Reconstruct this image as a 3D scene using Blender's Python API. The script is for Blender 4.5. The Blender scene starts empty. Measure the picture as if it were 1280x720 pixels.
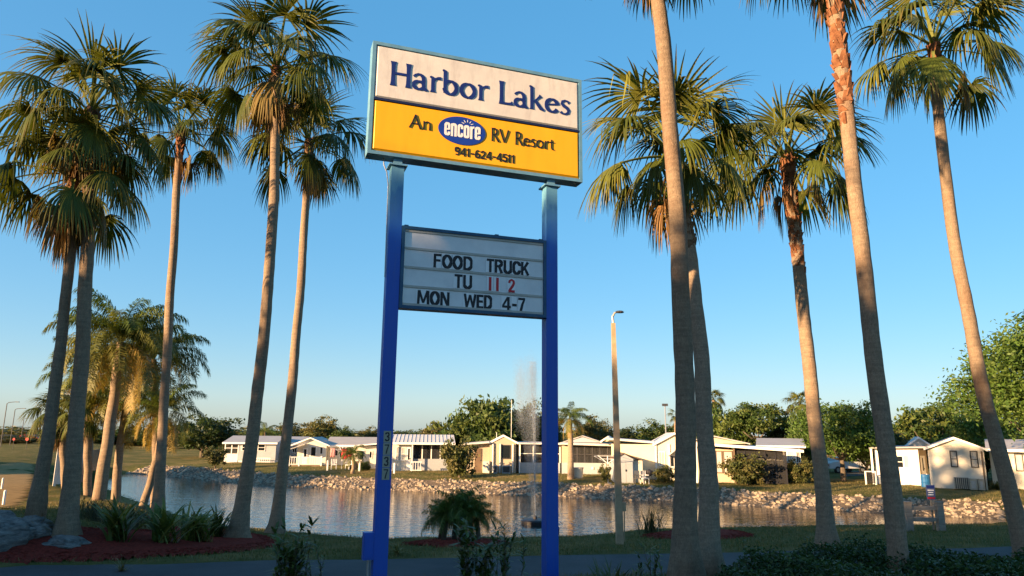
import bpy, math, random
import numpy as np
from mathutils import Vector, Matrix
R = math.radians
S = bpy.context.scene
COL = S.collection
rng = random.Random(7)
nr = np.random.default_rng(7)

# ------------------------------------------------------------------ camera
EYE = np.array([0.0, 0.0, 2.6]); FPX = 884.0; PITCH = 0.2023; ROLL = 0.0098
_cp, _sp = math.cos(PITCH), math.sin(PITCH)
FW = np.array([0, _cp, _sp]); _u = np.array([0, -_sp, _cp]); _r = np.array([1.0, 0, 0])
RT = math.cos(ROLL) * _r + math.sin(ROLL) * _u
UP = -math.sin(ROLL) * _r + math.cos(ROLL) * _u
cd = bpy.data.cameras.new('camera'); cam = bpy.data.objects.new('camera', cd); COL.objects.link(cam)
cd.sensor_width = 36.0; cd.lens = FPX / 1280 * 36.0; cd.clip_start = 0.1; cd.clip_end = 3000
cam.matrix_world = Matrix(((RT[0], UP[0], -FW[0], EYE[0]), (RT[1], UP[1], -FW[1], EYE[1]), (RT[2], UP[2], -FW[2], EYE[2]), (0, 0, 0, 1)))
S.camera = cam

# ------------------------------------------------------------------ sky, sun, exposure
SUN_AZ, SUN_EL = R(55), R(12.0)          # the sun stands behind the camera, 55 degrees round to its left
w = bpy.data.worlds.new('World'); S.world = w; w.use_nodes = True
nt = w.node_tree; nt.nodes.clear()
sky = nt.nodes.new('ShaderNodeTexSky'); sky.sky_type = 'NISHITA'; sky.sun_disc = False
sky.sun_elevation = SUN_EL
sunv = Vector((-math.sin(SUN_AZ) * math.cos(SUN_EL), -math.cos(SUN_AZ) * math.cos(SUN_EL), math.sin(SUN_EL)))
sky.sun_rotation = math.atan2(sunv.x, sunv.y)
sky.air_density = 1.0; sky.dust_density = 1.0; sky.ozone_density = 5.0; sky.altitude = 0
bg = nt.nodes.new('ShaderNodeBackground'); bg.inputs['Strength'].default_value = 0.15
ow = nt.nodes.new('ShaderNodeOutputWorld')
gm = nt.nodes.new('ShaderNodeGamma'); gm.inputs[1].default_value = 0.4          # softer contrast between zenith and horizon, all round
hs = nt.nodes.new('ShaderNodeHueSaturation'); hs.inputs['Saturation'].default_value = 1.7
nt.links.new(sky.outputs[0], gm.inputs[0]); nt.links.new(gm.outputs[0], hs.inputs['Color'])
nt.links.new(hs.outputs[0], bg.inputs[0]); nt.links.new(bg.outputs[0], ow.inputs[0])
sl = bpy.data.lights.new('sun', 'SUN'); sl.energy = 5.0; sl.angle = R(0.6); sl.color = (1.0, 0.64, 0.33)
so = bpy.data.objects.new('sun', sl); COL.objects.link(so)
so.rotation_euler = (-sunv).to_track_quat('-Z', 'Y').to_euler()
S.view_settings.view_transform = 'Standard'; S.view_settings.look = 'None'
S.view_settings.gamma = 1.0; S.view_settings.use_curve_mapping = False
S.view_settings.exposure = 1.88
S.render.engine = 'CYCLES'
S.cycles.max_bounces = 6; S.cycles.transparent_max_bounces = 12
S.cycles.caustics_reflective = False; S.cycles.caustics_refractive = False

# ------------------------------------------------------------------ measuring helpers
def ray(px, py):
    d = FW + RT * ((px - 640) / FPX) - UP * ((py - 360) / FPX)
    return d
def at(px, py, Y):                      # the point that stands Y metres down the view at this bearing
    d = ray(px, py); return EYE + d * (Y / d[1])
def onz(px, py, z):
    d = ray(px, py); return EYE + d * ((z - EYE[2]) / d[2])

# ------------------------------------------------------------------ mesh helpers
class MB:
    def __init__(s): s.v = []; s.f = []; s.m = []
    def add(s, vs, fs, mi=0):
        n = len(s.v); s.v.extend([tuple(map(float, p)) for p in vs])
        s.f.extend([tuple(i + n for i in f) for f in fs]); s.m.extend([mi] * len(fs)); return s
    def box(s, c, d, rz=0, mi=0, taper=1.0):
        hx, hy, hz = d[0] / 2, d[1] / 2, d[2] / 2; ca, sa = math.cos(rz), math.sin(rz); vs = []
        for z in (-1, 1):
            k = taper if z > 0 else 1
            for x, y in ((-1, -1), (1, -1), (1, 1), (-1, 1)):
                a, b = x * hx * k, y * hy * k
                vs.append((c[0] + a * ca - b * sa, c[1] + a * sa + b * ca, c[2] + z * hz))
        return s.add(vs, [(0, 3, 2, 1), (4, 5, 6, 7), (0, 1, 5, 4), (1, 2, 6, 5), (2, 3, 7, 6), (3, 0, 4, 7)], mi)
    def rng(s, x0, x1, y0, y1, z0, z1, mi=0):
        return s.box(((x0 + x1) / 2, (y0 + y1) / 2, (z0 + z1) / 2), (x1 - x0, y1 - y0, z1 - z0), 0, mi)
    def tube(s, pts, rad, n=8, mi=0, cap=True):
        pts = [np.array(p, float) for p in pts]; k = len(pts); vs = []; fs = []
        if not hasattr(rad, '__len__'): rad = [rad] * k
        ref = None
        for i in range(k):
            t = pts[min(i + 1, k - 1)] - pts[max(i - 1, 0)]; t = t / (np.linalg.norm(t) + 1e-9)
            if ref is None: ref = np.array([1.0, 0, 0]) if abs(t[0]) < 0.8 else np.array([0, 1.0, 0])
            a = ref - t * (ref @ t); a /= np.linalg.norm(a) + 1e-9; b = np.cross(t, a); ref = a
            for j in range(n):
                q = 2 * math.pi * j / n; vs.append(pts[i] + rad[i] * (a * math.cos(q) + b * math.sin(q)))
        for i in range(k - 1):
            for j in range(n):
                j2 = (j + 1) % n; fs.append((i * n + j, i * n + j2, (i + 1) * n + j2, (i + 1) * n + j))
        if cap: fs.append(tuple(reversed(range(n)))); fs.append(tuple(range((k - 1) * n, k * n)))
        return s.add(vs, fs, mi)
    def prism(s, poly, off, mi=0):       # planar polygon of 3d points pushed along off
        n = len(poly); poly = [np.array(p, float) for p in poly]; off = np.array(off, float)
        vs = poly + [p + off for p in poly]
        fs = [tuple(reversed(range(n))), tuple(range(n, 2 * n))] + [(i, (i + 1) % n, (i + 1) % n + n, i + n) for i in range(n)]
        return s.add(vs, fs, mi)
    def lathe(s, c, prof, n=12, mi=0):
        vs = []; fs = []
        for r, z in prof:
            for j in range(n):
                q = 2 * math.pi * j / n; vs.append((c[0] + r * math.cos(q), c[1] + r * math.sin(q), c[2] + z))
        for i in range(len(prof) - 1):
            for j in range(n):
                j2 = (j + 1) % n; fs.append((i * n + j, i * n + j2, (i + 1) * n + j2, (i + 1) * n + j))
        fs.append(tuple(reversed(range(n)))); fs.append(tuple(range((len(prof) - 1) * n, len(prof) * n)))
        return s.add(vs, fs, mi)
    def mesh(s, name, mats, smooth=False):
        me = bpy.data.meshes.new(name); me.from_pydata(s.v, [], s.f)
        for m in (mats if isinstance(mats, (list, tuple)) else [mats]): me.materials.append(m)
        if any(s.m): me.polygons.foreach_set('material_index', s.m)
        if smooth: me.polygons.foreach_set('use_smooth', [True] * len(me.polygons))
        me.update(); return me
    def build(s, name, mats, parent=None, smooth=False):
        return link(name, s.mesh(name, mats, smooth), parent)
def npmesh(name, V, F, mats, smooth=False, col=None):
    V = np.asarray(V, np.float32); F = np.asarray(F, np.int32)
    me = bpy.data.meshes.new(name); me.vertices.add(len(V)); me.vertices.foreach_set('co', V.ravel())
    k = F.shape[1]; me.loops.add(F.size); me.loops.foreach_set('vertex_index', F.ravel())
    me.polygons.add(len(F)); me.polygons.foreach_set('loop_start', np.arange(0, F.size, k, dtype=np.int32))
    if smooth: me.polygons.foreach_set('use_smooth', np.ones(len(F), bool))
    for m in (mats if isinstance(mats, (list, tuple)) else [mats]): me.materials.append(m)
    if col is not None:
        a = me.color_attributes.new('tint', 'FLOAT_COLOR', 'POINT')
        c = np.ones((len(V), 4), np.float32); c[:, :3] = col; a.data.foreach_set('color', c.ravel())
    me.update(calc_edges=True); me.validate(); return me
def link(name, data, parent=None, loc=None, rz=None, sc=None):
    o = bpy.data.objects.new(name, data); COL.objects.link(o)
    if parent is not None: o.parent = parent
    if loc is not None: o.location = [float(a) for a in loc]
    if rz is not None: o.rotation_euler = (0, 0, rz)
    if sc is not None: o.scale = sc if hasattr(sc, '__len__') else (sc, sc, sc)
    return o
def tag(o, label=None, cat=None, group=None, kind=None):
    if label: o['label'] = label
    if cat: o['category'] = cat
    if group: o['group'] = group
    if kind: o['kind'] = kind
    return o
def thing(name, loc, label, cat, group=None, rz=0):
    return tag(link(name, None, None, loc, rz), label, cat, group)

# ------------------------------------------------------------------ materials
class NT:
    def __init__(s, name):
        s.mat = bpy.data.materials.new(name); s.mat.use_nodes = True; s.t = s.mat.node_tree
        s.b = s.t.nodes['Principled BSDF']; s.out = s.t.nodes['Material Output']
        s.b.inputs['Specular IOR Level'].default_value = 0.3
    def n(s, kind, **kw):
        x = s.t.nodes.new('ShaderNode' + kind)
        for k, v in kw.items(): setattr(x, k, v)
        return x
    def l(s, a, b): s.t.links.new(a, b)
    def coord(s, sc=(1, 1, 1), which='Object'):
        tc = s.n('TexCoord'); m = s.n('Mapping'); m.inputs['Scale'].default_value = sc
        s.l(tc.outputs[which], m.inputs[0]); return m.outputs[0]
    def noise(s, scale, detail=4, rough=0.6, vec=None, dist=0):
        x = s.n('TexNoise'); x.inputs['Scale'].default_value = scale; x.inputs['Detail'].default_value = detail
        x.inputs['Roughness'].default_value = rough; x.inputs['Distortion'].default_value = dist
        if vec is not None: s.l(vec, x.inputs['Vector'])
        return x.outputs[0]
    def ramp(s, fac, stops):
        x = s.n('ValToRGB'); e = x.color_ramp.elements
        while len(e) < len(stops): e.new(0.5)
        for i, (p, c) in enumerate(stops): e[i].position = p; e[i].color = (*c, 1) if len(c) == 3 else c
        s.l(fac, x.inputs[0]); return x.outputs[0]
    def mix(s, fac, a, b, mode='MIX'):
        x = s.n('Mix', data_type='RGBA', blend_type=mode)
        for sock, v in ((x.inputs[0], fac), (x.inputs[6], a), (x.inputs[7], b)):
            if hasattr(v, 'node'): s.l(v, sock)
            elif hasattr(v, '__len__'): sock.default_value = (*v, 1)
            else: sock.default_value = v
        return x.outputs[2]
    def bump(s, h, strength=0.3, dist=0.02):
        x = s.n('Bump'); x.inputs['Strength'].default_value = strength; x.inputs['Distance'].default_value = dist
        s.l(h, x.inputs['Height']); s.l(x.outputs[0], s.b.inputs['Normal']); return x
    def col(s, c):
        if hasattr(c, 'node'): s.l(c, s.b.inputs['Base Color'])
        else: s.b.inputs['Base Color'].default_value = (*c, 1)
    def rough(s, v): s.b.inputs['Roughness'].default_value = v
def noisy(name, c1, c2, scale=3, rough=0.7, bump=0.2, bscale=None, bdist=0.01, spec=0.3, metal=0, stretch=(1, 1, 1)):
    m = NT(name); v = m.coord(stretch); f = m.noise(scale, 5, 0.65, v)
    m.col(m.ramp(f, [(0.3, c1), (0.7, c2)])); m.rough(rough)
    m.b.inputs['Specular IOR Level'].default_value = spec; m.b.inputs['Metallic'].default_value = metal
    if bump: m.bump(m.noise(bscale or scale * 6, 4, 0.6, v), bump, bdist)
    return m.mat
def leafmat(name, trans=0.35, rough=0.45, gain=1.0, mul=(1, 1, 1), spec=0.25):
    m = NT(name); a = m.n('Attribute', attribute_name='tint')
    oi = m.n('ObjectInfo')
    hv = m.n('HueSaturation'); m.l(a.outputs['Color'], hv.inputs['Color'])
    mp = m.n('MapRange'); m.l(oi.outputs['Random'], mp.inputs[0]); mp.inputs[3].default_value = 0.78 * gain; mp.inputs[4].default_value = 1.18 * gain
    m.l(mp.outputs[0], hv.inputs['Value'])
    c = m.mix(1.0, hv.outputs[0], mul, 'MULTIPLY')
    m.col(c); m.rough(rough); m.b.inputs['Specular IOR Level'].default_value = spec
    t = m.n('BsdfTranslucent'); tc = m.mix(1.0, c, (1.25, 1.2, 0.55), 'MULTIPLY'); m.l(tc, t.inputs[0])
    ms = m.n('MixShader'); ms.inputs[0].default_value = trans
    m.l(m.b.outputs[0], ms.inputs[1]); m.l(t.outputs[0], ms.inputs[2]); m.l(ms.outputs[0], m.out.inputs[0])
    return m.mat
M = {}
M['leaf'] = leafmat('palm_leaf', 0.26, 0.5, spec=0.18)
M['tree_leaf'] = leafmat('tree_leaf', 0.3, 0.5)
M['plant_leaf'] = leafmat('plant_leaf', 0.25, 0.45)
M['wood'] = noisy('weathered_wood', (.16, .14, .12), (.28, .25, .21), 4, .85, .4, 25, .01, stretch=(1, 1, 6))
M['concrete'] = noisy('concrete', (.30, .27, .22), (.42, .38, .31), 5, .85, .2, 60, .004)
M['white'] = noisy('white_paint', (.70, .69, .66), (.80, .79, .77), 2, .5, 0)
M['dark_metal'] = noisy('dark_metal', (.03, .03, .035), (.06, .06, .065), 6, .5, 0)
M['black'] = noisy('black_paint', (.012, .012, .016), (.022, .022, .028), 6, .45, 0)
M['grey_metal'] = noisy('grey_metal', (.32, .33, .34), (.42, .43, .44), 4, .45, 0, metal=.6)

# ------------------------------------------------------------------ ground, pond, road
POND_Z = -1.8; FAR_Z = -0.82
near_px = [(1265, 655), (1182, 663), (1053, 664.5), (950, 666.5), (860, 668), (773, 671), (708, 680), (639, 682), (560, 681), (487, 683), (453, 680), (395, 673), (337, 667), (285, 660), (240, 648), (200, 634), (165, 622), (138, 612), (118, 602), (120, 597)]
far_px = [(160, 592), (230, 597), (294, 604), (355, 608), (420, 611), (490, 613), (560, 616), (640, 619), (700, 621.5), (780, 624.5), (846, 626.5), (898, 630), (960, 633.5), (1016, 637), (1101, 641), (1180, 645), (1257, 649)]
pond = np.array([onz(x, y, POND_Z)[:2] for x, y in near_px + far_px])
far_line = np.array([onz(x, y, POND_Z)[:2] for x, y in far_px])
near_line = np.array([onz(x, y, POND_Z)[:2] for x, y in near_px])
def seg_dist(P, L, closed=False):
    best = np.full(len(P), 1e9); n = len(L)
    for i in range(n if closed else n - 1):
        a, b = L[i], L[(i + 1) % n]; d = b - a
        t = np.clip(((P - a) @ d) / (d @ d + 1e-9), 0, 1)
        best = np.minimum(best, np.linalg.norm(P - (a + t[:, None] * d), axis=1))
    return best
def inside(P, L):
    c = np.zeros(len(P), bool); n = len(L)
    for i in range(n):
        a, b = L[i], L[(i + 1) % n]
        if a[1] == b[1]: continue
        k = ((a[1] > P[:, 1]) != (b[1] > P[:, 1])) & (P[:, 0] < (b[0] - a[0]) * (P[:, 1] - a[1]) / (b[1] - a[1]) + a[0])
        c ^= k
    return c
ROAD_Z = -0.5
ra, rb = onz(0, 708, ROAD_Z), onz(1250, 684, ROAD_Z)
def road_y(x): return ra[1] + (rb[1] - ra[1]) * (x - ra[0]) / (rb[0] - ra[0])
def sstep(t): t = np.clip(t, 0, 1); return t * t * (3 - 2 * t)
def ground_z(P):
    P = np.atleast_2d(np.asarray(P, float))[:, :2]
    x, y = P[:, 0], P[:, 1]
    dr = y - road_y(x); dp = seg_dist(P, pond, True); ins = inside(P, pond)
    dfar = seg_dist(P, far_line); dnear = seg_dist(P, near_line)
    z = np.zeros(len(P))
    # near side: falls from the road shoulder to the water
    t = np.clip(dr - 0.6, 0, None) / (np.clip(dr - 0.6, 0, None) + dp + 1e-6)
    zn = ROAD_Z + (POND_Z - ROAD_Z) * np.where(t < 0.85, 0.60 * (t / 0.85), 0.60 + 0.40 * (t - 0.85) / 0.15)
    # far side: rock slope then lawn
    zf = POND_Z + (FAR_Z - POND_Z - 0.28) * np.clip(dfar / 2.3, 0, 1) + 0.28 * np.clip((dfar - 2.3) / 7, 0, 1)
    isfar = (y > 34) & ((dfar < dnear) | (y > 60))
    zl = np.zeros(len(P))
    # land left of the pond lies level with the road
    lf = sstep((dp - 1.0) / 5.0)
    left = (x < -0.38 * y - 2)
    zleft = POND_Z * (1 - lf) - 0.25 * lf
    k = sstep((-(x + 0.36 * y)) / 6.0)
    k = k * sstep((dr - 1) / 8)
    zn2 = zn * (1 - k) + zleft * k
    z = np.where(isfar, zf, zn2)
    blend = sstep((-(x + 0.5 * y) - 2) / 14) * (y > 50)
    z = z * (1 - blend) + blend * (-0.1)
    z = z + sstep((dr - .2) / 3.0) * 0.85 * np.exp(-(((x + 12.8) / 2.6) ** 2 + ((y - 19.0) / 3.0) ** 2)) + 0.3 * np.exp(-(((x + 16) / 4) ** 2 + ((y - 22) / 6.0) ** 2))
    z = np.where(ins, POND_Z - 0.12 - 0.35 * np.clip(dp, 0, 2), z)
    z = np.where(dr < 0.0, np.where(dr > -4.0, ROAD_Z - .03, (ROAD_Z - .03) * sstep((dr + 5.6) / 1.6)), z)
    return z
def gz(x, y): return float(ground_z([(x, y)])[0])
def hit(px, py, y0=8.0):                # where the sight line through this bearing meets the ground
    d = ray(px, py); ts = np.linspace(y0, 120, 2400) / d[1]; Q = EYE + ts[:, None] * d
    k = np.nonzero(Q[:, 2] <= ground_z(Q))[0]
    return Q[k[0]] if len(k) else Q[-1]
def grid_axis(a, b, n0, spans):
    return np.unique(np.round(np.concatenate([np.linspace(*s) for s in spans]), 3))
xs = grid_axis(0, 0, 0, [(-1600, -130, 14), (-130, -40, 46), (-40, 40, 178), (40, 130, 46), (130, 1600, 14)])
ys = grid_axis(0, 0, 0, [(-400, -4, 14), (-4, 12, 20), (12, 46, 112), (46, 80, 72), (80, 160, 30), (160, 2400, 14)])
X, Y = np.meshgrid(xs, ys); P = np.stack([X.ravel(), Y.ravel()], 1)
Z = ground_z(P) + (nr.normal(0, 0.02, len(P)) * ((P[:, 1] - road_y(P[:, 0])) > 0.3))
nx, ny = len(xs), len(ys)
idx = np.arange(nx * ny).reshape(ny, nx)
F = np.stack([idx[:-1, :-1].ravel(), idx[:-1, 1:].ravel(), idx[1:, 1:].ravel(), idx[1:, :-1].ravel()], 1)
m = NT('lawn'); v = m.coord()
n1 = m.noise(0.35, 6, .62, v); n2 = m.noise(2.2, 5, .7, v); n3 = m.noise(30, 3, .7, v)
c = m.ramp(n1, [(.34, (.060, .075, .02)), (.5, (.105, .108, .034)), (.64, (.23, .17, .07))])
c = m.mix(m.ramp(n2, [(.42, (0, 0, 0)), (.72, (.75, .75, .75))]), c, (.17, .135, .06))
c = m.mix(.45, c, m.ramp(n3, [(.2, (.35, .35, .35)), (.8, (1.5, 1.5, 1.5))]), 'MULTIPLY')
m.col(c); m.rough(1.0); m.b.inputs['Specular IOR Level'].default_value = 0.05
m.bump(m.noise(45, 4, .8, v), .9, .06); M['lawn'] = m.mat
ground = link('ground', npmesh('ground', np.column_stack([P, Z]), F, M['lawn'], True)); tag(ground, 'grassy ground falling from the road to the pond', None, kind='structure')

m = NT('pond_water'); v = m.coord((1, 1, 1))
m.col((.012, .02, .02)); m.rough(.06); m.b.inputs['IOR'].default_value = 1.33; m.b.inputs['Specular IOR Level'].default_value = .5
w1 = m.noise(1.6, 3, .55, m.coord((.55, 1.3, 1)), .4); w2 = m.noise(7, 2, .5, m.coord((.5, 1.4, 1)))
s_ = m.n('Math', operation='MULTIPLY_ADD'); m.l(w2, s_.inputs[0]); s_.inputs[1].default_value = .22; m.l(w1, s_.inputs[2])
m.bump(s_.outputs[0], .34, .09); M['water'] = m.mat
pc = pond.mean(0); big = pc + (pond - pc) * 1.0
wv = [(x, y, POND_Z) for x, y in big]
mb = MB(); mb.add([(-60, 20, POND_Z), (60, 20, POND_Z), (60, 90, POND_Z), (-60, 90, POND_Z)], [(0, 1, 2, 3)])
# the sheet is clipped to the pond outline widened a little under the banks
cen = pond.mean(0)
import mathutils.geometry as mg
nrm = []
for i in range(len(pond)):
    d = pond[(i + 1) % len(pond)] - pond[i - 1]; d = d / np.linalg.norm(d); nrm.append((d[1], -d[0]))
ar = 0.5 * sum(pond[i][0] * pond[(i + 1) % len(pond)][1] - pond[(i + 1) % len(pond)][0] * pond[i][1] for i in range(len(pond)))
out = pond + np.array(nrm) * (0.35 if ar > 0 else -0.35)
tri = mg.tessellate_polygon([[Vector((x, y, 0)) for x, y in out]])
mb = MB(); mb.add([(x, y, POND_Z) for x, y in out], [t if ar > 0 else tuple(reversed(t)) for t in tri])
tag(mb.build('water', M['water']), 'rippled pond water reflecting sky and houses', kind='structure')

m = NT('asphalt'); v = m.coord(); f = m.noise(.6, 5, .6, v); g = m.noise(90, 2, .7, v)
c = m.ramp(f, [(.35, (.038, .040, .046)), (.65, (.062, .064, .07))]); c = m.mix(.5, c, m.ramp(g, [(.3, (.6, .6, .6)), (.75, (1.5, 1.5, 1.5))]), 'MULTIPLY')
m.col(c); m.rough(.9); m.bump(g, .5, .01); M['asphalt'] = m.mat
mb = MB(); xr = np.linspace(-70, 70, 60); vs = []; fs = []
for x in xr:
    e = 0.10 * math.sin(x * 1.7) + 0.07 * math.sin(x * 4.1 + 1)
    vs += [(x, road_y(x) - 4.0 - e, ROAD_Z), (x, road_y(x) + .02 + e, ROAD_Z)]
for i in range(len(xr) - 1): fs.append((2 * i, 2 * i + 2, 2 * i + 3, 2 * i + 1))
mb.add(vs, fs); tag(mb.build('road', M['asphalt']), 'dark asphalt entrance road behind the sign posts', kind='structure')
# ------------------------------------------------------------------ the sign
TH = 0.3414
SX, SYd = np.array([math.cos(TH), math.sin(TH), 0]), np.array([-math.sin(TH), math.cos(TH), 0])
m = NT('frame_paint'); v = m.coord(); f = m.noise(5, 5, .7, v)
m.col(m.ramp(f, [(.3, (.085, .21, .33)), (.7, (.14, .30, .42))])); m.rough(.5); M['frame'] = m.mat
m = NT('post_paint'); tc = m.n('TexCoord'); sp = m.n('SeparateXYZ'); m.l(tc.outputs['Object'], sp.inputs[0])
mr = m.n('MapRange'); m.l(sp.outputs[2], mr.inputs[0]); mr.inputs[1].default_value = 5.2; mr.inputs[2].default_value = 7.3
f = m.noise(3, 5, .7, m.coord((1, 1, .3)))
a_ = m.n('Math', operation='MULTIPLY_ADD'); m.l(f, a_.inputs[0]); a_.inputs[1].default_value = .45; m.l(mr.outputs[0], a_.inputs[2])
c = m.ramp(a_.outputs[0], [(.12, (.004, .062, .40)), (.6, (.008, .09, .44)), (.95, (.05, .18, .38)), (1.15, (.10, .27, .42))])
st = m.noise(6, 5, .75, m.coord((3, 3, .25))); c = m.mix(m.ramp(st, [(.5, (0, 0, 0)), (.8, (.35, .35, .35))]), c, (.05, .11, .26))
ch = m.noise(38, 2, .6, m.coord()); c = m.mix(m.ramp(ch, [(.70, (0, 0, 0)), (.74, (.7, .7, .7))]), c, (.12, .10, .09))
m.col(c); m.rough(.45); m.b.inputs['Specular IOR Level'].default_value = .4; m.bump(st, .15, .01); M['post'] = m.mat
m = NT('acrylic_white'); v = m.coord(); f = m.noise(1.3, 6, .7, v); st = m.noise(2.2, 4, .7, m.coord((2.5, 1, .6)))
c = m.ramp(f, [(.3, (.55, .53, .50)), (.65, (.68, .65, .60))]); c = m.mix(m.ramp(st, [(.48, (0, 0, 0)), (.75, (.6, .6, .6))]), c, (.42, .385, .37))
m.col(c); m.rough(.3); m.b.inputs['Specular IOR Level'].default_value = .3; M['acw'] = m.mat
m = NT('acrylic_yellow'); v = m.coord(); f = m.noise(1.0, 4, .6, m.coord((2.5, 1, .5)))
m.col(m.ramp(f, [(.3, (.82, .37, .005)), (.7, (.88, .43, .009))])); m.rough(.3); M['acy'] = m.mat
M['navy'] = noisy('navy_letter', (.008, .018, .12), (.012, .03, .17), 4, .4, 0)
M['lettershade'] = noisy('black_letter', (.008, .008, .012), (.02, .02, .026), 8, .5, 0)
M['redletter'] = noisy('red_letter', (.36, .012, .018), (.46, .02, .03), 6, .45, 0)
M['logoblue'] = noisy('logo_blue', (.01, .035, .26), (.014, .05, .32), 3, .35, 0)
M['reader'] = noisy('reader_panel', (.54, .56, .60), (.66, .68, .71), 2.5, .35, 0)
M['rail'] = noisy('reader_rail', (.30, .30, .28), (.40, .40, .38), 3, .5, 0)
M['navyline'] = noisy('navy_line', (.006, .012, .05), (.01, .018, .07), 3, .5, 0)
M['plate'] = noisy('number_plate', (.26, .25, .20), (.34, .32, .26), 5, .6, 0)

# stroke lettering: each glyph a list of strokes [(x, y, width), ...] on a unit body height
def arc(cx, cy, rx, ry, a0, a1, wv, wh=None, n=14):
    out = []
    for i in range(n + 1):
        a = R(a0 + (a1 - a0) * i / n); ww = wv if wh is None else wv * abs(math.cos(a)) + wh * abs(math.sin(a))
        out.append((cx + rx * math.cos(a), cy + ry * math.sin(a), ww))
    return out
def flare(x0, y0, x1, y1, wd, k=1.45):
    return [(x0 + (x1 - x0) * t, y0 + (y1 - y0) * t, wd * f) for t, f in ((0, k), (.06, k * .86), (.16, 1.04), (.5, .94), (.84, 1.04), (.94, k * .86), (1, k))]
B = .165; TN = .075      # thick and thin strokes of the flared roman
ROM = {
 'H': (.80, [flare(.13, 0, .13, 1, B), flare(.67, 0, .67, 1, B), [(.15, .52, TN + .03), (.65, .52, TN + .03)]]),
 'a': (.60, [[(.06, .53, .10), (.12, .60, .09), (.22, .655, .085), (.32, .63, .12), (.40, .55, .155), (.42, .44, .16), (.42, .2, .15), (.44, .09, .15), (.50, .03, .13), (.57, .015, .06)], arc(.25, .19, .185, .165, 40, 320, .13, .08, 16), [(.40, .37, .09), (.30, .345, .075), (.20, .32, .07)]]),
 'r': (.47, [[(.04, .63, .05), (.09, .63, .10), (.15, .60, .15), (.16, .5, .155), (.16, .1, .15), (.16, .04, .19), (.16, 0, .24)], [(.20, .46, .05), (.26, .58, .08), (.34, .615, .12), (.45, .62, .15)]]),
 'b': (.66, [[(.03, 1.02, .05), (.08, 1.0, .11), (.13, .97, .15), (.135, .5, .15), (.135, .06, .13)], arc(.33, .31, .225, .28, 150, -170, .155, .085, 20)]),
 'o': (.66, [arc(.33, .31, .245, .29, 0, 360, .155, .085, 24)]),
 'L': (.60, [flare(.13, 0, .13, 1, B), [(.10, .055, .11), (.35, .05, .10), (.50, .065, .12), (.56, .10, .20)]]),
 'k': (.64, [[(.03, 1.02, .05), (.08, 1.0, .11), (.13, .97, .15), (.135, .5, .15), (.135, .05, .15), (.135, 0, .22)], [(.18, .32, .06), (.34, .48, .08), (.45, .60, .11), (.49, .65, .17)], [(.27, .40, .12), (.38, .24, .15), (.50, .08, .15), (.62, .02, .10)]]),
 'e': (.60, [arc(.315, .31, .235, .28, 12, 330, .15, .085, 20), [(.12, .33, .06), (.3, .36, .07), (.53, .40, .08)]]),
 's': (.50, [[(.42, .55, .14), (.36, .61, .09), (.25, .635, .085), (.14, .58, .11), (.12, .48, .13), (.20, .39, .15), (.33, .31, .15), (.40, .21, .14), (.37, .09, .12), (.25, .025, .085), (.13, .04, .085), (.06, .10, .13)]]),
}
K = .085
SAN = {
 'A': (.72, [[(.05, 0, .11), (.2, .4, K), (.36, 1, .09)], [(.66, 0, .13), (.5, .45, .10), (.36, 1, .10)], [(.16, .34, .065), (.56, .34, .065)]]),
 'n': (.58, [[(.12, .62, .10), (.12, .3, K), (.12, 0, .12)], [(.14, .45, .05), (.22, .57, .075), (.33, .60, .08), (.43, .53, .09), (.45, .4, .09), (.45, 0, .12)]]),
 'R': (.62, [flare(.12, 0, .12, 1, K, 1.3), arc(.25, .74, .19, .24, 100, -100, .095, .07, 12), [(.26, .52, .07), (.42, .25, .10), (.58, 0, .13)], [(.12, .965, .07), (.26, .975, .07)], [(.12, .51, .07), (.26, .50, .07)]]),
 'V': (.70, [[(.05, 1, .13), (.2, .5, .10), (.36, .02, .09)], [(.65, 1, .10), (.52, .5, .075), (.36, .02, .07)]]),
 'e': (.54, [arc(.28, .31, .21, .28, 12, 325, .09, .07, 18), [(.09, .34, .06), (.48, .36, .06)]]),
 's': (.42, [[(.36, .56, .09), (.30, .60, .07), (.21, .605, .07), (.12, .55, .085), (.11, .47, .09), (.19, .38, .095), (.29, .30, .095), (.33, .19, .09), (.29, .07, .08), (.18, .025, .07), (.06, .07, .10)]]),
 'o': (.60, [arc(.30, .31, .23, .28, 0, 360, .095, .07, 22)]),
 'r': (.40, [[(.12, .62, .10), (.12, .3, K), (.12, 0, .12)], [(.14, .44, .05), (.21, .57, .07), (.29, .60, .085), (.37, .60, .10)]]),
 't': (.38, [[(.17, .80, .06), (.17, .5, .09), (.17, .15, .09), (.22, .04, .08), (.33, .03, .08)], [(.04, .585, .06), (.34, .60, .07)]]),
}
J = .17
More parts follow.
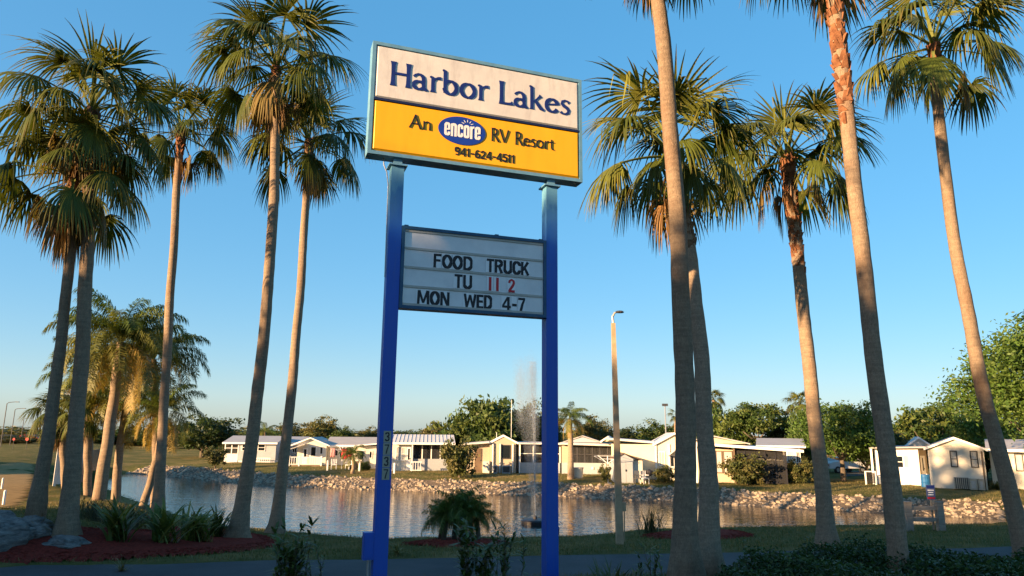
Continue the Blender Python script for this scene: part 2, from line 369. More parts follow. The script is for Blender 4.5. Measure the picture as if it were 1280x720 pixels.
CON = {   # bold condensed capitals and figures
 'F': (.50, [[(.10, 0, J), (.10, 1, J)], [(.10, .92, .155), (.47, .92, .155)], [(.10, .52, .15), (.42, .52, .15)]]),
 'O': (.60, [arc(.30, .5, .215, .425, 0, 360, .17, .15, 26)]),
 'D': (.58, [[(.10, 0, J), (.10, 1, J)], [(.08, .925, .15), (.25, .925, .15)] + arc(.25, .665, .235, .26, 85, 0, .165, .15, 8) + [(.485, .5, .165)] + arc(.25, .335, .235, .26, 0, -85, .165, .15, 8) + [(.25, .075, .15), (.08, .075, .15)]]),
 'T': (.52, [[(.26, 0, J), (.26, .95, J)], [(.02, .92, .155), (.50, .92, .155)]]),
 'R': (.58, [[(.10, 0, J), (.10, 1, J)], [(.08, .925, .15), (.28, .925, .15)] + arc(.28, .72, .18, .205, 80, -80, .165, .15, 10) + [(.28, .50, .15), (.08, .50, .15)], [(.30, .5, .17), (.48, 0, .185)]]),
 'U': (.58, [[(.10, 1, J), (.10, .30, J)] + arc(.29, .29, .19, .215, 180, 360, .17, .15, 14) + [(.48, .30, J), (.48, 1, J)]]),
 'C': (.56, [[(.49, .66, .165)] + arc(.295, .66, .195, .265, 15, 170, .165, .15, 12) + arc(.295, .34, .195, .265, 190, 345, .165, .15, 12) + [(.49, .34, .165)]]),
 'K': (.58, [[(.10, 0, J), (.10, 1, J)], [(.14, .36, .15), (.48, 1, .18)], [(.26, .56, .15), (.50, 0, .185)]]),
 'M': (.78, [[(.10, 0, .16), (.13, 1, .17)], [(.14, 1, .15), (.39, .12, .13)], [(.64, 1, .15), (.39, .12, .13)], [(.68, 0, .16), (.65, 1, .17)]]),
 'N': (.60, [[(.10, 0, .16), (.10, 1, .16)], [(.12, .97, .17), (.48, .03, .17)], [(.50, 0, .16), (.50, 1, .16)]]),
 'W': (.86, [[(.08, 1, .16), (.22, .03, .15)], [(.22, .03, .13), (.43, .93, .14)], [(.64, .03, .13), (.43, .93, .14)], [(.78, 1, .16), (.64, .03, .15)]]),
 'E': (.50, [[(.10, 0, J), (.10, 1, J)], [(.10, .92, .155), (.47, .92, .155)], [(.10, .51, .15), (.44, .51, .15)], [(.10, .08, .155), (.48, .08, .155)]]),
 '1': (.30, [[(.15, 0, .18), (.15, 1, .18)]]),
 'i': (.38, [[(.02, .74, .06), (.14, .86, .13), (.19, .92, .15)], [(.20, 0, .18), (.20, 1, .18)]]),
 '2': (.54, [[(.10, .68, .16), (.12, .84, .15), (.26, .925, .145), (.41, .84, .16), (.43, .68, .17), (.36, .50, .17), (.20, .26, .165), (.10, .08, .16)], [(.04, .075, .15), (.50, .075, .15)]]),
 '3': (.52, [[(.08, .74, .15)] + arc(.25, .735, .17, .185, 160, -80, .165, .15, 12) + [(.2, .54, .12)], [(.2, .535, .12)] + arc(.25, .29, .18, .21, 80, -165, .165, .15, 12) + [(.07, .24, .15)]]),
 '4': (.60, [[(.42, 0, .17), (.42, 1, .17)], [(.38, .97, .13), (.08, .34, .13)], [(.02, .27, .145), (.57, .27, .145)]]),
 '5': (.54, [[(.12, .95, .12), (.10, .50, .13)], [(.08, .92, .15), (.47, .92, .15)], [(.11, .54, .12), (.2, .62, .14)] + arc(.26, .34, .19, .265, 90, -165, .165, .15, 14)]),
 '6': (.56, [arc(.28, .31, .19, .235, 0, 360, .165, .15, 20), [(.10, .32, .15), (.10, .60, .16), (.16, .82, .15), (.29, .925, .15), (.44, .84, .14)]]),
 '7': (.52, [[(.03, .92, .155), (.49, .92, .155)], [(.44, .92, .12), (.30, .5, .165), (.20, 0, .175)]]),
 '9': (.56, [arc(.28, .69, .19, .235, 0, 360, .165, .15, 20), [(.46, .68, .15), (.46, .40, .16), (.40, .18, .15), (.27, .075, .15), (.12, .16, .14)]]),
 '-': (.42, [[(.06, .43, .17), (.36, .43, .17)]]),
}
Q = .125
ENC = {   # condensed lower case of the oval emblem
 'e': (.50, [[(.13, .38, .085), (.38, .38, .085)], [(.385, .36, Q), (.385, .56, Q)] + arc(.25, .58, .135, .145, 0, 180, Q, .09, 10) + [(.115, .5, Q), (.115, .22, Q)] + arc(.25, .2, .135, .145, 180, 350, Q, .09, 10) + [(.385, .24, Q)]]),
 'n': (.50, [[(.11, 0, Q), (.11, .74, Q)], [(.13, .56, .08)] + arc(.25, .58, .135, .14, 160, 0, Q, .09, 10) + [(.385, .5, Q), (.385, 0, Q)]]),
 'c': (.48, [[(.375, .50, Q), (.375, .58, Q)] + arc(.245, .58, .13, .145, 0, 180, Q, .09, 10) + [(.115, .5, Q), (.115, .22, Q)] + arc(.245, .2, .13, .145, 180, 360, Q, .09, 10) + [(.375, .26, Q)]]),
 'o': (.50, [arc(.25, .58, .135, .145, 0, 180, Q, .09, 10) + [(.115, .5, Q), (.115, .22, Q)] + arc(.25, .2, .135, .145, 180, 360, Q, .09, 10) + [(.385, .22, Q), (.385, .58, Q)]]),
 'r': (.36, [[(.11, 0, Q), (.11, .74, Q)], [(.13, .54, .08), (.19, .66, .10), (.27, .70, .115), (.34, .70, .12)]]),
}
def stroke_mesh(mb, strokes, sx, sy, ox, oz, depth, y0, bold=1.0):
    # letters lie in the local x-z plane, fronts towards -y; strokes that cross are stepped a hair apart
    for k, st in enumerate(strokes):
        pts = np.array([(p[0] * sx, p[1] * sy) for p in st]); wd = np.array([p[2] * sy * bold for p in st]); n = len(pts)
        closed = n > 4 and np.linalg.norm(pts[0] - pts[-1]) < 1e-4 * sy
        L, Rr = [], []
        for i in range(n):
            if closed: t = pts[(i + 1) % (n - 1)] - pts[(i - 1) % (n - 1)] if 0 < i < n - 1 else pts[1] - pts[n - 2]
            else: t = pts[min(i + 1, n - 1)] - pts[max(i - 1, 0)]
            t = t / (np.linalg.norm(t) + 1e-9); nn = np.array([-t[1], t[0]])
            L.append(pts[i] + nn * wd[i] / 2); Rr.append(pts[i] - nn * wd[i] / 2)
        yf = y0 - depth - .0007 * k
        vs = [(ox + p[0], yf, oz + p[1]) for p in L] + [(ox + p[0], yf, oz + p[1]) for p in Rr] + [(ox + p[0], y0, oz + p[1]) for p in L] + [(ox + p[0], y0, oz + p[1]) for p in Rr]
        fs = []
        for i in range(n - 1):
            fs += [(i, n + i, n + i + 1, i + 1), (i, i + 1, 2 * n + i + 1, 2 * n + i), (n + i, 3 * n + i, 3 * n + i + 1, n + i + 1)]
        if not closed: fs += [(0, 2 * n, 3 * n, n), (n - 1, 2 * n - 1, 4 * n - 1, 3 * n - 1)]
        mb.add(vs, fs)
def write(text, font, x0, x1, zb, h, mat, parent, y0, depth, name='letter', bold=1.0, space=.30, mats=None, gaps=None):
    adv = []
    for i, ch in enumerate(text): adv.append(space if ch == ' ' else font[ch][0])
    tot = sum(adv); sx = (x1 - x0) / tot; x = x0
    for i, ch in enumerate(text):
        if ch != ' ':
            mb = MB(); stroke_mesh(mb, font[ch][1], sx, h, x, zb, depth, y0, bold)
            mb.build(name, mats[i] if mats and mats[i] else mat, parent)
        x += adv[i] * sx

SW, SH, SD = 4.13, 2.15, .30; SO = np.array([-2.545, 11.6, 7.362])
sign = thing('pylon_sign', (SO[0], SO[1], 0), 'tall blue two-post roadside sign with yellow and white board', 'sign', rz=TH)
Z0 = SO[2]; fr = .062
mb = MB()       # cabinet: rear shell plus a rim standing proud of the faces
mb.rng(0, SW, .03, SD, Z0, Z0 + SH)
for a in ((0, SW, Z0, Z0 + fr), (0, SW, Z0 + SH - fr, Z0 + SH)): mb.rng(a[0], a[1], 0, .029, a[2], a[3])
for a in ((0, fr), (SW - fr, SW)): mb.rng(a[0], a[1], 0, .029, Z0 + fr + .0005, Z0 + SH - fr - .0005)
cab = mb.build('cabinet', M['frame'], sign)
for x in (.75, 2.9, 3.3): MB().rng(x, x + .03, .10, .13, Z0 + SH, Z0 + SH + .05).build('lifting_lug', M['frame'], cab)
zs = Z0 + fr + (SH - 2 * fr) * .485
def pan_face(x0, x1, z0, z1, d, bev=.035):     # a pan-formed face: bulged with bevelled rim
    mb = MB(); y = .028
    o = [(x0, y, z0), (x1, y, z0), (x1, y, z1), (x0, y, z1)]; i = [(x0 + bev, y - d, z0 + bev), (x1 - bev, y - d, z0 + bev), (x1 - bev, y - d, z1 - bev), (x0 + bev, y - d, z1 - bev)]
    mb.add(o + i, [(4, 5, 6, 7), (0, 1, 5, 4), (1, 2, 6, 5), (2, 3, 7, 6), (3, 0, 4, 7)]); return mb
white_face = pan_face(fr + .01, SW - fr - .01, zs + .022, Z0 + SH - fr - .01, .03).build('white_face', M['acw'], sign)
yellow_face = pan_face(fr + .01, SW - fr - .01, Z0 + fr + .01, zs - .022, .03).build('yellow_face', M['acy'], sign)
mb = MB(); mb.rng(fr + .005, SW - fr - .005, -.004, .02, zs - .0215, zs + .0215); mb.build('divider', M['navyline'], sign)
YF = -.0025
HX = lambda u: fr + .01 + u * (SW - 2 * fr - .02)          # across the face, 0..1
write('Harbor Lakes', ROM, HX(.062), HX(.958), zs + .295, .47, M['navy'], white_face, YF, .009, bold=.96, space=.36)
write('An', SAN, HX(.158), HX(.266), zs - .46, .26, M['lettershade'], yellow_face, YF, .012, bold=1.0)
write('RV Resort', SAN, HX(.545), HX(.868), zs - .478, .26, M['lettershade'], yellow_face, YF, .012, bold=1.0, space=.40)
write('94i-624-45ii', CON, HX(.373), HX(.668), zs - .862, .165, M['lettershade'], yellow_face, YF, .008, name='digit', bold=1.0)
ex, ez, erx, erz = HX(.407), zs - .372, .45, .272
mb = MB()
def disc(mb, cx, cz, rx, rz_, y1, y0, n=48):
    mb.prism([(cx + rx * math.cos(2 * math.pi * i / n), y0, cz + rz_ * math.sin(2 * math.pi * i / n)) for i in range(n)][::-1], (0, y1 - y0, 0))
disc(mb, ex, ez, erx, erz, -.012, YF); emb = mb.build('oval_emblem', M['logoblue'], sign)
write('encore', ENC, ex - erx * .76, ex + erx * .80, ez - erz * .50, erz * 1.22, M['white'], emb, -.012, .005, bold=1.0)
for a in (20, 55, 90, 125, 160):
    mb = MB()
    ca, sa = math.cos(R(a)), math.sin(R(a)); cx, cz = ex + erx * .22, ez + erz * .48
    p, q = (cx + .07 * ca, cz + .05 * sa), (cx + .12 * ca, cz + .10 * sa); nx_, nz_ = -sa * .007, ca * .007
    mb.prism([(p[0] + nx_, -.012, p[1] + nz_), (q[0] + nx_ * .5, -.012, q[1] + nz_ * .5), (q[0] - nx_ * .5, -.012, q[1] - nz_ * .5), (p[0] - nx_, -.012, p[1] - nz_)], (0, -.004, 0))
    mb.build('sun_ray', M['white'], emb)
# posts
PW, PD = .225, .225
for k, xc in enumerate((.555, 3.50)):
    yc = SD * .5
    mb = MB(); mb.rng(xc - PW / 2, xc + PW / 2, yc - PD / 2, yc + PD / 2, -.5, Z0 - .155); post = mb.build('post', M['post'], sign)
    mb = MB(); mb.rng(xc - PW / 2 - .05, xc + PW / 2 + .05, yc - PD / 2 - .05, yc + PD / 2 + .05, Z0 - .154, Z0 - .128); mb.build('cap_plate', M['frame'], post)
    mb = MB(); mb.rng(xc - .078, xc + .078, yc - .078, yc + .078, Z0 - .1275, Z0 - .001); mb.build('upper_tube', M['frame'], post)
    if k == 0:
        mb = MB()
        mb.tube([(xc - .24, yc, Z0 - .002), (xc - .235, yc, Z0 - .12), (xc - .18, yc - .02, Z0 - .26), (xc - .145, yc - .03, Z0 - .5), (xc - .13, yc - .03, 5.2)], .011, 6)
        mb.build('conduit', M['grey_metal'], post)
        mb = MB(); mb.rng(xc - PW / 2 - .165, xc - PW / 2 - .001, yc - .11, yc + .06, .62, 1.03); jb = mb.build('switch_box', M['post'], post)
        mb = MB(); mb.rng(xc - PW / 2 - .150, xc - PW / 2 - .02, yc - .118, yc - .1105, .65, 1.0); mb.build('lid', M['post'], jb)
        mb = MB(); mb.tube([(xc - PW / 2 - .07, yc - .02, .619), (xc - PW / 2 - .06, yc - .02, -.3)], .02, 6); mb.build('conduit', M['grey_metal'], post)
        # house number plates, one under the other
        for j, ch in enumerate('3737'):
            zt = 2.62 - j * .196
            mb = MB(); mb.rng(xc + .02 - .062, xc + .02 + .062, yc - PD / 2 - .004, yc - PD / 2 - .0003, zt - .192, zt - .004); pl = mb.build('number_plate', M['plate'], post)
            mb = MB(); wid = CON[ch][0]; stroke_mesh(mb, CON[ch][1], .16, .15, xc + .02 - wid * .08, zt - .173, .002, yc - PD / 2 - .0042, .75); mb.build('digit', M['black'], pl)
    else:
        mb = MB(); mb.rng(xc + PW / 2 + .001, xc + PW / 2 + .05, yc - .03, yc + .03, .88, 1.0); mb.build('socket', M['black'], post)
# reader board between the posts
LX0, LX1, LZ1, LH = .555 + PW / 2 + .006, 3.50 - PW / 2 - .006, 6.127, 1.46
lf = .055; LZ0 = LZ1 - LH; ly0, ly1 = .02, .24
mb = MB()
mb.rng(LX0, LX1, ly0 + .05, ly1, LZ0, LZ1)
for z in (LZ0, LZ1 - lf): mb.rng(LX0, LX1, ly0, ly0 + .049, z, z + lf)
for x in (LX0, LX1 - lf): mb.rng(x, x + lf, ly0, ly0 + .049, LZ0 + lf + .0004, LZ1 - lf - .0004)
M['lframe'] = noisy('reader_frame_paint', (.012, .05, .12), (.03, .10, .18), 4, .5, 0)
rbx = mb.build('reader_cabinet', M['lframe'], sign)
for x in (LX0 + .05, LX1 - .12, LX0 + 1.72): mb = MB(); mb.rng(x, x + .07, ly0 + .06, ly0 + .11, LZ1, LZ1 + .035); mb.build('bolt', M['lframe'], rbx)
rh = (LH - 2 * lf) / 4; ry = ly0 + .035
mb = MB(); mb.rng(LX0 + lf + .001, LX1 - lf - .001, ry, ry + .0145, LZ0 + lf + .001, LZ1 - lf - .001); rp = mb.build('reader_panel', M['reader'], sign)
for i in range(5):
    z = LZ1 - lf - i * rh; z = z - .042 if i == 0 else (z + .002 if i == 4 else z - .02)
    mb = MB(); mb.rng(LX0 + lf + .002, LX1 - lf - .002, ry - .016, ry - .001, z, z + .04); mb.build('rail', M['rail'], rp)
mb = MB(); mb.rng(LX0 + lf + .002, LX0 + lf + .02, ry - .012, ry - .001, LZ0 + lf + .05, LZ1 - lf - .05); mb.build('edge_trim', M['white'], rp)
LXU = lambda u: LX0 + lf + u * (LX1 - LX0 - 2 * lf)
LTH = rh * .735
def row(i): return LZ1 - lf - (i + 1) * rh + .035
M['tile'] = noisy('letter_tile', (.62, .64, .68), (.70, .72, .75), 3, .25, 0)
def words(items, i):
    for text, u0, u1, mat in items:
        x0, x1 = LXU(u0), LXU(u1)
        write(text, CON, x0, x1, row(i), LTH, mat, rp, ry - .009, .001, bold=1.15)
        adv = [CON[c][0] for c in text]; sx = (x1 - x0) / sum(adv); x = x0
        for a in adv:
            mb = MB(); mb.rng(x - .012, x + a * sx + .002, ry - .0085, ry - .006, row(i) - .004, row(i) + LTH + .012); mb.build('letter_tile', M['tile'], rp); x += a * sx
BL = M['lettershade']; RD = M['redletter']
words([('FOOD', .198, .478, BL), ('TRUCK', .575, .895, BL)], 1)
words([('TU', .348, .478, BL), ('1', .585, .625, RD), ('1', .638, .678, RD), ('2', .735, .79, RD)], 2)
words([('MON', .095, .322, BL), ('WED', .418, .622, BL), ('4-7', .692, .868, BL)], 3)
# ------------------------------------------------------------------ fan palms
def frond_mesh(elev, seed, dead=0.0, blade=1.05, petiole=.95, droop=1.0):
    r = random.Random(seed); Vs = []; Fs = []; Cs = []
    def quadstrip(rows, cols_):
        n0 = len(Vs)
        for row_, c_ in zip(rows, cols_):
            for p in row_: Vs.append(p); Cs.append(c_)
        k = len(rows[0])
        for i in range(len(rows) - 1):
            for j in range(k - 1): Fs.append((n0 + i * k + j, n0 + i * k + j + 1, n0 + (i + 1) * k + j + 1, n0 + (i + 1) * k + j))
    e = R(elev); pts = []; p = np.array([0.05 * math.cos(e), 0, .05 * math.sin(e)]); ang = e
    bend = R(14 + 12 * max(0, math.cos(e))) * droop
    N = 7; side_sw = r.uniform(-.12, .12)
    for i in range(N):
        pts.append(p.copy()); d = np.array([math.cos(ang), side_sw * i / N, math.sin(ang)]); p = p + d * petiole / (N - 1); ang -= bend / (N - 1)
    green = np.array([.052, .072, .012]); yel = np.array([.20, .20, .04]); brown = np.array([.26, .15, .065]); pet = np.array([.17, .19, .05])
    if dead: pet = np.array([.22, .13, .06])
    rows = []; S_ = np.array([0, 1.0, 0])
    for i, q in enumerate(pts):
        w_ = .036 - .018 * i / N; rows.append([q - S_ * w_, q + np.array([0, 0, -.02]), q + S_ * w_])
    quadstrip(rows, [pet] * N)
    H = pts[-1]; A = np.array([math.cos(ang - R(8)), side_sw, math.sin(ang - R(8))]); A /= np.linalg.norm(A)
    tw = r.uniform(-.5, .5); S0 = np.array([0, 1.0, 0]); S0 = S0 - A * (S0 @ A); S0 /= np.linalg.norm(S0); Nn = np.cross(A, S0)
    S1 = S0 * math.cos(tw) + Nn * math.sin(tw); Nn = np.cross(A, S1)
    if Nn[2] < 0: Nn = -Nn
    nseg = 38; span = R(r.uniform(108, 122)); dphi = 2 * span / nseg
    st = np.array([.0, .22, .42, .58, .74, .88, 1.0])
    up = max(0.0, math.sin(e)); fold = r.uniform(.05, .3)
    yellowness = r.random() ** 1.5 * .75 if elev > 35 else r.random() ** 2 * .4
    for k in range(nseg):
        if r.random() < .05 + .12 * dead: continue
        ph = -span + dphi * (k + .5) + r.uniform(-.15, .15) * dphi
        D = A * math.cos(ph) + S1 * math.sin(ph) - Nn * fold * abs(math.sin(ph)); D /= np.linalg.norm(D)
        T = -A * math.sin(ph) + S1 * math.cos(ph); L = blade * (.74 + .28 * math.cos(ph * .8)) * r.uniform(.9, 1.06)
        g = (2.7 - 2.35 * up) * r.uniform(.5, 1.6) * droop; p = H.copy(); last = 0; rows = []; cols = []
        c0 = green * (1 - yellowness) + yel * yellowness; c0 = c0 * r.uniform(.75, 1.25)
        if dead: c0 = brown * r.uniform(.55, 1.2) * dead + c0 * (1 - dead)
        tipbrown = r.random() ** 2; kink = r.random() < .16; ks = r.uniform(.45, .8)
        for i, s in enumerate(st):
            d = D * 1.0 + np.array([0, 0, -1.0]) * g * max(0, s - .26) ** 1.1 * 1.9; d = d + (np.array([r.uniform(-.3, .3), r.uniform(-.3, .3), -2.6]) if kink and s > ks else 0); d /= np.linalg.norm(d)
            p = p + d * L * (s - last); last = s
            wd = max(.012, s * L * math.tan(dphi / 2)) if s <= .45 else .45 * L * math.tan(dphi / 2) * max(0.03, (1 - (s - .42) / .58)) ** .75
            nn = np.cross(T, d); nn /= np.linalg.norm(nn) + 1e-9
            if nn @ Nn < 0: nn = -nn
            rows.append([p - T * wd, p + nn * wd * .55, p + T * wd])
            tb = max(0, s - .55) / .45 * tipbrown * .7
            cols.append(c0 * (1 - tb) + (brown * .9 + np.array([.03, .05, 0])) * tb)
        quadstrip(rows, cols)
    return npmesh('frond', np.array(Vs), np.array(Fs), M['leaf'], False, np.array(Cs))
ELEVS = [82, 68, 54, 42, 30, 18, 6, -8, -22, -38]
FROND = {e: [frond_mesh(e, 100 + i * 10 + k, 0, 1.08 if e > 0 else 1.0, .98 if e < 70 else .6) for k in range(4)] for i, e in enumerate(ELEVS)}
DEAD = [frond_mesh(e, 900 + k, 1.0, .95, .7, 1.6) for k, e in enumerate((-62, -70, -76, -80))]
HALF = [frond_mesh(e, 950 + k, .55, 1.0, .8, 1.3) for k, e in enumerate((-30, -45, -55))]

m = NT('palm_bark'); v = m.coord((1, 1, 1)); vz = m.coord((.6, .6, 5.0))
rings = m.noise(4.0, 4, .65, vz); spots = m.noise(7, 5, .7, v); fine = m.noise(34, 5, .75, m.coord((1, 1, .4)), 1.2)
c = m.ramp(rings, [(.25, (.21, .155, .11)), (.55, (.28, .21, .148)), (.8, (.33, .255, .18))])
c = m.mix(m.ramp(spots, [(.5, (0, 0, 0)), (.75, (.55, .55, .55))]), c, (.13, .115, .10))
big = m.noise(.9, 4, .6, m.coord((1, 1, .5)))
c = m.mix(m.ramp(big, [(.52, (0, 0, 0)), (.7, (.6, .6, .6))]), c, (.20, .105, .06))
c = m.mix(.6, c, m.ramp(fine, [(.3, (.35, .35, .35)), (.7, (1.4, 1.4, 1.4))]), 'MULTIPLY')
oi = m.n('ObjectInfo'); mp = m.n('MapRange'); m.l(oi.outputs['Random'], mp.inputs[0]); mp.inputs[3].default_value = .85; mp.inputs[4].default_value = 1.12
hv = m.n('HueSaturation'); m.l(c, hv.inputs['Color']); m.l(mp.outputs[0], hv.inputs['Value'])
m.col(hv.outputs[0]); m.rough(.95); m.b.inputs['Specular IOR Level'].default_value = .1
ad = m.n('Math', operation='MULTIPLY_ADD'); m.l(rings, ad.inputs[0]); ad.inputs[1].default_value = .4; m.l(fine, ad.inputs[2])
m.bump(ad.outputs[0], .8, .03); M['bark'] = m.mat
M['boot'] = noisy('palm_boot', (.085, .035, .02), (.26, .12, .06), 7, .9, .4, 40, .02, spec=.1)
M['boot_grey'] = noisy('old_palm_boot', (.075, .045, .03), (.22, .14, .085), 7, .9, .4, 40, .02, spec=.1)
M['bark_dark'] = noisy('rough_bark', (.06, .05, .04), (.17, .14, .11), 5, .95, .6, 20, .03, spec=.1, stretch=(1, 1, .3))

def trunk_pts(base, top, sway, n=40, seed=0):
    r = random.Random(seed); a, b = r.uniform(-1, 1), r.uniform(0, 6.3); out = []
    for i in range(n + 1):
        t = i / n; q = base + (top - base) * t
        s = sway * math.sin(math.pi * t); out.append(q + np.array([s * math.cos(b), s * .5 * math.sin(b), 0]) + np.array([.012 * math.sin(t * 23 + b), .012 * math.cos(t * 19), 0]))
    return out
def palm_tree(name, label, base_px, Yb, crown_px, Yt=None, rb=.30, rm=.185, rt=.15, fs=1.0, nf=34, boots=.6, boot_mat='boot', dead=3, half=2, seed=1, sway=.08, lo=-26, bow=0, group='fan palms round the sign', spread=1.0, extra=()):
    r = random.Random(seed)
    b = hit(*base_px) if Yb is None else at(base_px[0], base_px[1], Yb); Yb = b[1]; Yt = Yt or Yb; tp = at(crown_px[0], crown_px[1], Yt)
    g = min(b[2], gz(b[0], b[1])) - .15
    t = thing(name, b, label, 'palm tree', group)
    H = tp - b; pts = trunk_pts(np.array([0, 0, 0.0]), H, sway * .5, 44, seed); n = len(pts); rad = []
    pts = [q + np.array([4 * (i / 44) * (1 - i / 44) * bow / FPX * Yb * 1.05, 0, 0]) for i, q in enumerate(pts)]
    dz = b[2] - g
    if dz > .01: pts = [np.array([0, 0, -dz])] + pts
    Ht = np.linalg.norm(H)
    for q in pts:
        h = max(q[2], 0); k = h / Ht
        rr = rm + (rt - rm) * k + (rb - rm) * math.exp(-h / .55) + .35 * (rb - rm) * math.exp(-h / 2.2)
        rad.append(rr * (1 + .025 * math.sin(h * 9 + seed) + r.uniform(-.015, .015)))
    mb = MB(); mb.tube(pts, rad, 20); axis = [(q[2], q[0], q[1]) for q in pts]; zz_ = [a[0] for a in axis]
    for vi, (x, y, z) in enumerate(mb.v):        # uneven girth, and root lumps at the foot
        cx, cy = np.interp(z, zz_, [a[1] for a in axis]), np.interp(z, zz_, [a[2] for a in axis]); th_ = math.atan2(y - cy, x - cx)
        f_ = 1 + .03 * math.sin(3 * th_ + z * 1.3 + seed) + .02 * math.sin(7 * th_ - z * 2.1) + math.exp(-max(z, 0) / .22) * (.10 + .12 * math.sin(5 * th_ + seed) + .07 * math.sin(11 * th_ + 2 * seed))
        mb.v[vi] = (cx + (x - cx) * f_, cy + (y - cy) * f_, z)
    mb.build('trunk', M['bark'], t, True)
    ax = H / Ht
    # leaf bases ("boots") still clasping the top of the trunk, thinning out downwards
    nb = int(boots * 52); mb = MB(); pz = [q[2] for q in pts]; topz = pts[-1][2]
    for i in range(nb):
        u = i / nb
        if r.random() < u * .55: continue
        z_ = topz - boots * u - .02; a = i * 2.4 + r.uniform(-.3, .3); cx, cy = np.interp(z_, pz, [q[0] for q in pts]), np.interp(z_, pz, [q[1] for q in pts]); lr = float(np.interp(z_, pz, rad))
        c0 = np.array([cx, cy, z_]); ra_ = lr + .045 * max(0, 1 - u * 2.2); d = np.array([math.cos(a), math.sin(a), 0]); s = np.array([-math.sin(a), math.cos(a), 0])
        k_ = 1 - .45 * u; w_ = .08 * r.uniform(.7, 1.25); ln = r.uniform(.10, .24); of = r.uniform(.0, .075) * k_
        p0 = c0 + d * (ra_ - .06) - np.array([0, 0, .06]); up_ = np.array([r.uniform(-.04, .04), r.uniform(-.04, .04), ln])
        mb.add([p0 - s * w_, p0 + s * w_, p0 + d * .06 - s * w_ * .9, p0 + d * .06 + s * w_ * .9,
                p0 + d * (of + .03) - s * w_ * .45 + up_, p0 + d * (of + .03) + s * w_ * .4 + up_, p0 + d * (of + .065) - s * w_ * .4 + up_ * .94, p0 + d * (of + .065) + s * w_ * .35 + up_ * .97],
               [(0, 1, 3, 2), (2, 3, 7, 6), (4, 6, 7, 5), (0, 2, 6, 4), (1, 5, 7, 3), (0, 4, 5, 1)])
    cb = min(boots, .9); core = [np.array([np.interp(topz - cb * f, pz, [q[0] for q in pts]), np.interp(topz - cb * f, pz, [q[1] for q in pts]), topz - cb * f]) for f in (1, .7, .35, 0)]
    mb.tube(core + [core[-1] + np.array([0, 0, .25])], [rt * .8, rt * 1.12, rt * 1.28, rt * 1.2, .05], 12)
    o = mb.build('leaf_bases', M[boot_mat], t); o['kind'] = 'stuff'
    c = Vector((pts[-1][0], pts[-1][1], Ht * ax[2]))
    ga = r.random() * 6.28
    for i in range(nf):
        u = (i + .5) / nf; el = 86 - (86 - lo) * u ** .95 + r.uniform(-8, 8)
        e = min(ELEVS, key=lambda q: abs(q - el)); az = ga + i * 2.39996 + r.uniform(-.25, .25)
        o = link('frond', r.choice(FROND[e]), t, c + Vector((0, 0, .06 - .28 * u)), az, 1.3 * fs * r.uniform(.85, 1.12) * spread)
        o.rotation_euler = (r.uniform(-.1, .1), r.uniform(-.08, .08), az)
    for i in range(half):
        az = r.random() * 6.28; link('frond', r.choice(HALF), t, c + Vector((0, 0, -.25)), az, 1.25 * fs * r.uniform(.85, 1.0))['label'] = 'half brown drooping frond'
    for i in range(dead):
        az = r.random() * 6.28; o = link('dead_frond', r.choice(DEAD), t, c + Vector((0, 0, -.3 - .25 * r.random())), az, 1.2 * fs * r.uniform(.75, 1.0)); o['label'] = 'dry brown frond hanging against the trunk'
    for az, el, sc, kind in extra:
        e = min(ELEVS, key=lambda q: abs(q - el)); o = link('dead_frond' if kind else 'frond', r.choice(DEAD if kind else FROND[e]), t, c + Vector((0, 0, -.1)), R(az), 1.2 * fs * sc)
        if kind: o['label'] = 'dry brown frond hanging from the crown'
    return t
palm_tree('fan_palm', 'slender fan palm with hanging dead fronds, at the far edge of the left rock bed', (46, 628), 19, (93, 214), rb=.20, rm=.15, rt=.12, nf=19, boots=1.0, dead=9, half=5, seed=11, bow=9, fs=1.1, extra=((190, 0, 1.2, 1), (150, 0, 1.25, 1), (215, 0, 1.3, 1), (240, 0, 1.2, 1)))
palm_tree('fan_palm', 'thick fan palm with shaggy boots rooted on the grey stone in red mulch', (82, 674), None, (113, 138), rb=.30, rm=.185, rt=.16, nf=23, boots=3.4, boot_mat='boot_grey', dead=5, half=5, seed=12, bow=8, fs=1.12, extra=((180, 0, .9, 1),))
palm_tree('fan_palm', 'fan palm with small crown and red-brown boots behind the strappy bed plants', (197, 650), None, (226, 164), rb=.26, rm=.165, rt=.135, nf=18, boots=1.3, dead=2, half=2, seed=13, fs=1.05)
palm_tree('fan_palm', 'tall smooth fan palm with the highest crown left of the sign', (296, 677), None, (345, 84), rb=.37, rm=.205, rt=.155, nf=25, boots=.35, dead=4, half=4, seed=14, bow=13, fs=1.3)
palm_tree('fan_palm', 'fan palm standing nearest the left sign post, by the water', (344, 667), None, (386, 176), rb=.33, rm=.20, rt=.14, nf=23, boots=.9, boot_mat='boot_grey', dead=1, half=2, seed=15, bow=4, fs=1.25)
palm_tree('fan_palm', 'smooth sunlit palm trunk just beyond the right sign post, crown above the picture', (857, 716), 13.2, (808, -112), rb=.27, rm=.18, rt=.14, nf=22, boots=.4, dead=1, half=1, seed=16, bow=18, fs=1.0, extra=((178, 6, 1.0, 0), (196, -8, 1.0, 0), (165, 18, 1.05, 0)))
palm_tree('fan_palm', 'fan palm half hidden behind the smooth trunk, beside the yellow sign board', (886, 704), 14.2, (840, 190), Yt=16.4, rb=.24, rm=.165, rt=.15, nf=22, boots=2.6, boot_mat='boot_grey', dead=1, half=3, seed=27, bow=14, fs=1.08)
palm_tree('fan_palm', 'shaggy-trunked fan palm in the middle of the right-hand group', (1036, 683), None, (984, 196), rb=.31, rm=.20, rt=.18, nf=21, boots=3.8, dead=1, half=4, seed=18, fs=1.2)
